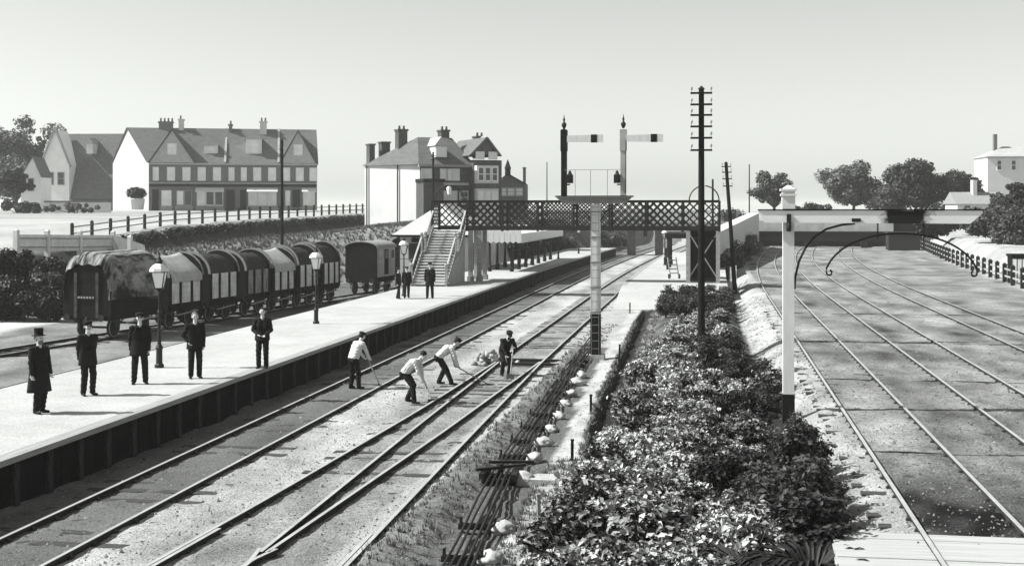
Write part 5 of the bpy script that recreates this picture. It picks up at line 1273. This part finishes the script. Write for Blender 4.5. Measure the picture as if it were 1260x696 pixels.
# ------------------------------------------------------------------ people
def capsule(p0, r0, p1, r1, n_=10):
    p0, p1 = Vector(p0), Vector(p1); d = p1 - p0; L_ = d.length
    if L_ < 1e-6: d = Vector((0, 0, 1)); L_ = 1e-4; p1 = p0 + d * L_
    d = d.normalized(); a = d.orthogonal().normalized(); b_ = d.cross(a); vs_, fs_ = [], []; rings = []
    for t in (-90, -55, -20): rings.append((p0 + d * r0 * math.sin(R(t)), max(r0 * math.cos(R(t)), 1e-4)))
    for t in (20, 55, 90): rings.append((p1 + d * r1 * math.sin(R(t)), max(r1 * math.cos(R(t)), 1e-4)))
    for c, r in rings:
        for k in range(n_): t = 2 * math.pi * k / n_; vs_.append(c + (a * math.cos(t) + b_ * math.sin(t)) * r)
    for i in range(len(rings) - 1):
        for k in range(n_): k2 = (k + 1) % n_; fs_.append((i * n_ + k, i * n_ + k2, (i + 1) * n_ + k2, (i + 1) * n_ + k))
    fs_ += [tuple(reversed(range(n_))), tuple((len(rings) - 1) * n_ + k for k in range(n_))]
    return vs_, fs_
def ik(a, c, l1, l2, pole):
    a, c = Vector(a), Vector(c); d = c - a; L_ = min(d.length, (l1 + l2) * .995); dn = d.normalized(); x = (l1 * l1 - l2 * l2 + L_ * L_) / (2 * L_)
    h = math.sqrt(max(0, l1 * l1 - x * x)); p = Vector(pole); p = (p - dn * p.dot(dn)); p = p.normalized() if p.length > 1e-4 else dn.orthogonal().normalized()
    return a + dn * x + p * h, a + dn * L_
def person(label, loc, yaw, height=1.72, lean=0, hipz=.955, hipy=0, feet=((.11, 0), (-.11, .02)), hands=((.26, .05, .78), (-.26, .05, .78)), elbow=((.6, -1, 0), (-.6, -1, 0)),
           mats=None, hat=None, coat=None, headtilt=0, headyaw=0, group=None, vox=.011, grip=35, hair=M_hair, face=None):
    """figure facing +Y in its own frame; lean is the bend at the hips in degrees"""
    S = height / 1.77; mt = dict(torso=M_cloth, arm=M_cloth, leg=M_cloth, skin=M_skin, shoe=M_shoe, hand=M_skin, collar=M_shirt); mt.update(mats or {})
    t = thing('person', label, 'person', loc, yaw, group); t.scale = (S, S, S)
    caps = []; keys = list(mt)
    def C_(p0, r0, p1, r1, g): caps.append((Vector(p0), r0, Vector(p1), r1, keys.index(g)))
    ln = R(lean); pel = Vector((0, hipy, hipz)); tv = Vector((0, math.sin(ln), math.cos(ln))); fw = Vector((0, math.cos(ln), -math.sin(ln))); X = Vector((1, 0, 0))
    tl = Vector((0, math.sin(ln * .72), math.cos(ln * .72))); tu = Vector((0, math.sin(ln * 1.18), math.cos(ln * 1.18)))
    ch = pel + tl * .33; nk = ch + tu * .19; tv0 = tl; tv = tu
    for s in (-1, 1):
        C_(pel + X * s * .075, .126, ch + X * s * .085, .13, 'torso'); C_(ch + X * s * .082, .128, nk + X * s * .07 - tv * .06, .092, 'torso')
        C_(pel + X * s * .075 - tv0 * .02, .12, pel + X * s * .075 - tv0 * .08, .115, 'leg')
    sh_ = nk - tv * .055
    C_(sh_ - X * .16, .076, sh_ + X * .16, .076, 'torso')
    for i, s in enumerate((1, -1)):
        hp_ = pel + X * s * .09 - tv0 * .03; fx_, fy_ = feet[i]; an = Vector((fx_, fy_, .085)); kn, an2 = ik(hp_, an, .43, .42, (s * .12, 1, 0))
        C_(hp_, .108, kn, .088, 'leg'); C_(kn, .088, an2 + Vector((0, 0, .01)), .074, 'leg')
        C_(an2 + Vector((0, 0, -.02)), .052, an2 + Vector((s * .015, .05, -.045)), .045, 'shoe'); C_(an2 + Vector((s * .012, -.04, -.045)), .04, an2 + Vector((s * .04, .16, -.052)), .034, 'shoe')
        so = sh_ + X * s * .195; el, wr = ik(so, hands[i], .29, .255, elbow[i]); C_(so, .076, el, .063, 'arm'); C_(el, .062, wr, .048, 'arm')
        d = (wr - el).normalized(); side = d.cross(Vector((0, 0, 1))); side = side.normalized() if side.length > .2 else Vector((0, s, 0)) ; pn = d.cross(side).normalized()
        C_(wr, .03, wr + d * .05, .031, 'hand')
        for k in range(4): C_(wr + d * .05 + side * (k - 1.5) * .016, .016, wr + d * .075 + side * (k - 1.5) * .018, .013, 'hand')
        for k in range(4):
            b0 = wr + d * .085 + side * (k - 1.5) * .021; gl = (.036, .042, .04, .032)[k]; d1 = (d * math.cos(R(grip)) - pn * math.sin(R(grip))); d2 = (d * math.cos(R(grip * 2)) - pn * math.sin(R(grip * 2)))
            C_(b0, .0105, b0 + d1 * gl, .0098, 'hand'); C_(b0 + d1 * gl, .0098, b0 + d1 * gl + d2 * gl * .8, .0085, 'hand')
        b0 = wr + d * .025 + side * .03; d1 = (d * .6 + side * .7 - pn * .3).normalized(); C_(b0, .014, b0 + d1 * .04, .0115, 'hand'); C_(b0 + d1 * .04, .0115, b0 + d1 * .04 + (d * .8 + side * .1 - pn * .5).normalized() * .03, .0095, 'hand')
    hl = R(lean * .55 + headtilt); hy_ = R(headyaw); hu = Vector((0, math.sin(hl), math.cos(hl))); hf = Vector((math.sin(hy_), math.cos(hy_) * math.cos(hl), -math.sin(hl))); hf = (hf - hu * hf.dot(hu)).normalized(); hr_ = hf.cross(hu)
    hc_ = nk + hu * .19; C_(nk - tv * .03, .058, hc_ - hu * .06, .052, 'skin'); C_(nk - tv * .015 , .066, nk + hu * .03, .058, 'collar')
    C_(hc_ + hu * .035 - hf * .02, .088, hc_ + hu * .03 + hf * .015, .083, 'skin'); C_(hc_ - hu * .03 + hf * .03, .066, hc_ - hu * .075 + hf * .052, .042, 'skin')
    C_(hc_ + hf * .093 + hu * .012, .011, hc_ + hf * .112 - hu * .022, .015, 'skin'); C_(hc_ + hf * .082 - hu * .055, .014, hc_ + hf * .085 - hu * .057, .014, 'skin')
    for s in (-1, 1):
        C_(hc_ + hr_ * s * .086 - hf * .005 + hu * .012, .016, hc_ + hr_ * s * .088 - hf * .008 - hu * .025, .012, 'skin'); C_(hc_ + hr_ * s * .05 + hf * .065 - hu * .02, .03, hc_ + hr_ * s * .03 + hf * .07 + hu * .032, .018, 'skin')
    vs_, fs_ = [], []
    for c in caps:
        v, f = capsule(*c[:4]); o = len(vs_); vs_ += [tuple(p) for p in v]; fs_ += [[i + o for i in g] for g in f]
    me = bpy.data.meshes.new('body_raw'); me.from_pydata(vs_, [], fs_); tmp = bpy.data.objects.new('body_raw', me); col.objects.link(tmp)
    m1 = tmp.modifiers.new('r', 'REMESH'); m1.mode = 'VOXEL'; m1.voxel_size = vox; m2 = tmp.modifiers.new('s', 'SMOOTH'); m2.iterations = 2; m2.factor = .5
    dg = bpy.context.evaluated_depsgraph_get(); dg.update(); bm_ = bpy.data.meshes.new_from_object(tmp.evaluated_get(dg)); bpy.data.objects.remove(tmp); bm_.name = 'body'
    co = np.zeros(len(bm_.vertices) * 3); bm_.vertices.foreach_get('co', co); co = co.reshape(-1, 3)
    best = np.full(len(co), 1e9); gi = np.zeros(len(co), int)
    for p0, r0, p1, r1, g in caps:
        a = np.array(p0); d = np.array(p1) - a; L2 = max((d * d).sum(), 1e-9); u = np.clip(((co - a) @ d) / L2, 0, 1); dist = np.linalg.norm(co - a - u[:, None] * d, axis=1) - (r0 + (r1 - r0) * u)
        k = dist < best; best[k] = dist[k]; gi[k] = g
    # cloth folds: shallow ripples on clothed areas
    cl = np.isin(gi, [keys.index(k) for k in ('torso', 'arm', 'leg')])
    nrm = np.zeros(len(bm_.vertices) * 3); bm_.vertices.foreach_get('normal', nrm); nrm = nrm.reshape(-1, 3)
    rip = .006 * np.sin(co[:, 2] * 46 + 5 * np.sin(co[:, 0] * 19) + 4 * np.sin(co[:, 1] * 23 + loc[0])) * cl
    co = co + nrm * rip[:, None]; bm_.vertices.foreach_set('co', co.reshape(-1))
    for k in keys: bm_.materials.append(mt[k])
    lv = np.zeros(len(bm_.loops), int); bm_.loops.foreach_get('vertex_index', lv); ls = np.zeros(len(bm_.polygons), int); bm_.polygons.foreach_get('loop_start', ls)
    bm_.polygons.foreach_set('material_index', gi[lv[ls]].astype(np.int32)); bm_.shade_smooth(); link('body', bm_, t)
    Mh = Matrix((hr_, hf, hu)).transposed().to_4x4(); Mh.translation = hc_
    def hp(name, q, m_, smooth=True): o = q.build(name, m_, t, smooth); o.matrix_local = Mh; return o
    for s in (-1, 1): q = MB(); q.ball((s * .034, .086, .008), .0135, 8); hp('eye', q, M_hair)
    q = MB(); q.ball((0, -.022, .048), (.097, .102, .092), 14)
    if hat is None or hat == 'none': hp('hair', q, hair)
    else:
        q = MB(); q.ball((0, -.03, .015), (.094, .092, .075), 12); hp('hair', q, hair)
    if face == 'beard': q = MB(); q.ball((0, .055, -.085), (.062, .055, .06), 10); hp('beard', q, hair)
    if face == 'moustache': q = MB(); q.ball((0, .1, -.036), (.04, .016, .012), 8); hp('moustache', q, hair)
    if hat == 'top':
        q = MB(); q.lathe([(.088, .055), (.155, .062), (.16, .07), (.102, .076), (.098, .13), (.104, .22), (.106, .228), (.0, .23)], 18, 0, -.01); hp('top_hat', q, M_cloth)
    elif hat in ('cap', 'flatcap'):
        q = MB(); hgt = .10 if hat == 'cap' else .085
        q.lathe([(.1, .045), (.101, .075), (.118 if hat == 'cap' else .115, hgt + .015), (.112, hgt + .035), (.06, hgt + .05), (.0, hgt + .052)], 16, 0, -.012); q.prism([(-.085, .06, .052), (-.06, .13, .034), (0, .152, .028), (.06, .13, .034), (.085, .06, .052)], (0, 0, .008)); hp('cap', q, M_cloth2)
    elif hat == 'bowler':
        q = MB(); q.lathe([(.09, .05), (.135, .054), (.14, .064), (.1, .068), (.1, .1), (.085, .15), (.05, .172), (0, .178)], 16, 0, -.01); hp('bowler_hat', q, M_cloth)
    if coat:
        q = MB(); n_ = 22; vs2, fs2 = [], []; z1 = hipz + .16; z0 = coat[0]; fl = coat[1]
        for j in range(8):
            u = j / 7; z = z1 + (z0 - z1) * u
            for k in range(n_):
                a = 2 * math.pi * k / n_; rp_ = 1 + .04 * u * math.sin(a * 5 + 1); vs2.append((math.cos(a) * (.205 + fl * u) * rp_, hipy + math.sin(a) * (.148 + fl * .8 * u) * rp_ - .005, z))
        for j in range(7):
            for k in range(n_): k2 = (k + 1) % n_; fs2.append((j * n_ + k, j * n_ + k2, (j + 1) * n_ + k2, (j + 1) * n_ + k))
        fs2.append(tuple(7 * n_ + k for k in range(n_))); q.add(vs2, fs2); q.build('coat_skirt', mt['torso'], t, smooth=True)
    return t
def yawto(dx, dy): return math.atan2(-dx, dy)                # figure faces +Y; yaw about Z
def pl(px, py): P = at(px, py, PZ); return (P.x, P.y, PZ)
YR = yawto(1, -.25)                                            # facing right across the line
person('man in top hat and knee length dark coat near the platform front', pl(48, 508), yawto(.9, -.35), 1.72, hat='top', coat=(.48, .09), face='beard', hair=M_hair2, feet=((.1, .03), (-.1, -.02)), hands=((.27, .1, .72), (-.27, .1, .72)), vox=.0105)
person('capped railwayman in dark jacket next to the man in the top hat', pl(108, 486), yawto(.75, -.6), 1.72, hat='cap', coat=(.74, .03), face='moustache', hands=((.16, -.14, .88), (-.16, -.14, .88)), elbow=((1, -.6, 0), (-1, -.6, 0)))
person('capped man with dark coat standing feet apart beside the lamp post', pl(172, 472), yawto(.45, -.9), 1.76, hat='cap', coat=(.72, .045), hands=((.22, -.05, .84), (-.22, .08, .8)), feet=((.14, .0), (-.14, .04)), elbow=((1, -.5, 0), (-1, -.5, 0)))
person('bareheaded man with one elbow out and hand on hip', pl(240, 465), yawto(.5, -.85), 1.70, hat='none', hair=M_hair2, hands=((.17, .04, .98), (-.23, .06, .78)), elbow=((1, -.9, 0), (-.6, -1, 0)), coat=(.80, .02))
person('bareheaded youth facing the line with hands clasped at his belt', pl(323, 453), yawto(.25, -1), 1.66, hat='none', hands=((.11, .2, 1.02), (-.11, .2, 1.0)), elbow=((1, -.6, -.2), (-1, -.6, -.2)), coat=(.84, .02), mats=dict(torso=M_cloth2, arm=M_cloth2))
person('boy in dark jacket, nearer the goods van of the standing pair', pl(490, 367.5), yawto(.9, -.2), 1.50, hat='cap', coat=(.78, .02), vox=.014, feet=((.1, .1), (-.1, -.12)))
person('capped youth walking close beside the boy by the lamp post', pl(500.5, 366.5), yawto(.3, -1), 1.54, hat='flatcap', coat=(.78, .02), vox=.014, feet=((.12, .12), (-.1, -.1)))
person('stationmaster figure facing the camera before the footbridge steps', pl(529, 367), yawto(.15, -1), 1.74, hat='bowler', coat=(.7, .03), vox=.014, feet=((.13, 0), (-.13, .02)), hands=((.24, .05, .82), (-.24, .05, .82)), elbow=((1, -.6, 0), (-1, -.6, 0)))
person('distant dark figure standing on the far platform under the lamp', (*at(822, 327, PZ)[:2], PZ), yawto(0, -1), 1.7, hat='bowler', coat=(.6, .04), vox=.016)

WK = dict(torso=M_shirt, arm=M_shirt, leg=M_cloth)
def wl_(px, py, z=.0): P = at(px, py, z); return (P.x, P.y, z)
def shovel(label, loc, yaw, p0, p1, S=1.0, kind='shovel'):
    t = thing(kind, label, kind.replace('_', ' '), loc, yaw); p0, p1 = Vector(p0) * S, Vector(p1) * S; d = (p1 - p0).normalized()
    q = MB(); q.tube([p0, p1], .02, 8); q.build('shaft', M_wood, t)
    if kind == 'shovel':
        a = d.cross(Vector((0, 0, 1))).normalized(); q = MB(); q.tube([p0 - a * .07, p0 + a * .07], .018, 6); q.build('grip', M_wood, t)
        b_ = (d + Vector((0, 0, -.05))).normalized(); q = MB(); nn_ = b_.cross(a).normalized()
        q.prism([p1 - a * .12, p1 + a * .12, p1 + a * .13 + b_ * .2, p1 + a * .07 + b_ * .3, p1 + b_ * .33, p1 - a * .07 + b_ * .3, p1 - a * .13 + b_ * .2], nn_ * .02); q.build('blade', M_iron, t)
    else: q = MB(); q.tube([p1, p1 + d * .25], [.02, .03], 8); q.build('tip', M_iron, t)
# worker 1: by the platform rail, half stooped, seen from behind
l1 = wl_(437, 478); y1 = yawto(.55, .75)
person('worker in white shirt and cap stooping slightly beside the platform face', l1, y1, 1.72, lean=32, hipy=-.06, feet=((.14, .03), (-.14, -.05)), hands=((.12, .52, .78), (-.14, .46, .9)), elbow=((1, -.3, -.6), (-1, -.3, -.6)), mats=WK, hat='flatcap', headtilt=8, grip=60)
shovel('long handled bar held by the worker beside the platform face', l1, y1, (-.14, .5, 1.02), (.2, .72, .12), kind='iron_bar')
# worker 2: bent with a shovel
l2 = wl_(505, 495); y2 = yawto(.95, -.1)
person('worker in white shirt bent over his shovel between the two lines', l2, y2, 1.74, lean=58, hipy=-.14, hipz=.86, feet=((.15, .16), (-.15, -.14)), hands=((.1, .50, .42), (-.08, .34, .62)), elbow=((1, -.2, -.3), (-1, -.2, -.3)), mats=WK, hat='none', headtilt=6, grip=65)
shovel('shovel thrust into the ballast by the bent white shirted worker', l2, y2, (-.09, .28, .80), (.12, .64, .14), 1.0)
# worker 3: deeper bend, bar
l3 = wl_(547, 473); y3 = yawto(.95, .25)
person('worker bent double in white shirt and cap with his back to the platform', l3, y3, 1.76, lean=66, hipy=-.16, hipz=.87, feet=((.16, .2), (-.16, -.16)), hands=((.13, .48, .36), (-.1, .34, .52)), elbow=((1, -.1, -.2), (-1, -.1, -.2)), mats=WK, hat='cap', headtilt=0, grip=65)
shovel('thin iron bar reaching from the bent double worker to the rail', l3, y3, (-.1, .28, .58), (.3, 1.25, .06), 1.0, 'iron_bar')
# worker 4: dark clad at the points
l4 = wl_(622, 462); y4 = yawto(.5, -.85)
person('dark clad worker in a cap stooping over the points with a shovel', l4, y4, 1.68, lean=44, hipy=-.1, hipz=.84, feet=((.16, .08), (-.16, -.1)), hands=((.12, .54, .60), (-.12, .42, .78)), elbow=((1, -.2, -.4), (-1, -.2, -.4)), mats=dict(torso=M_cloth), hat='flatcap', headtilt=10, grip=65, face='beard')
shovel('shovel held by the dark clad worker at the points', l4, y4, (-.12, .36, .92), (.14, .78, .15), 1.0)

# ------------------------------------------------------------------ hazy summer air
hb = MB(); hb.box(-3300, 3300, -300, 3500, -2.2, 24)
hm = bpy.data.materials.new('hazy_air'); hm.use_nodes = True; n, l = hm.node_tree.nodes, hm.node_tree.links; n.remove(n['Principled BSDF'])
pv = n.new('ShaderNodeVolumePrincipled'); pv.inputs['Color'].default_value = (.97, .98, .95, 1); pv.inputs['Density'].default_value = HAZE; pv.inputs['Anisotropy'].default_value = .2
l.new(pv.outputs[0], n['Material Output'].inputs['Volume'])
hzb = hb.build('haze', hm); hzb['kind'] = 'stuff'
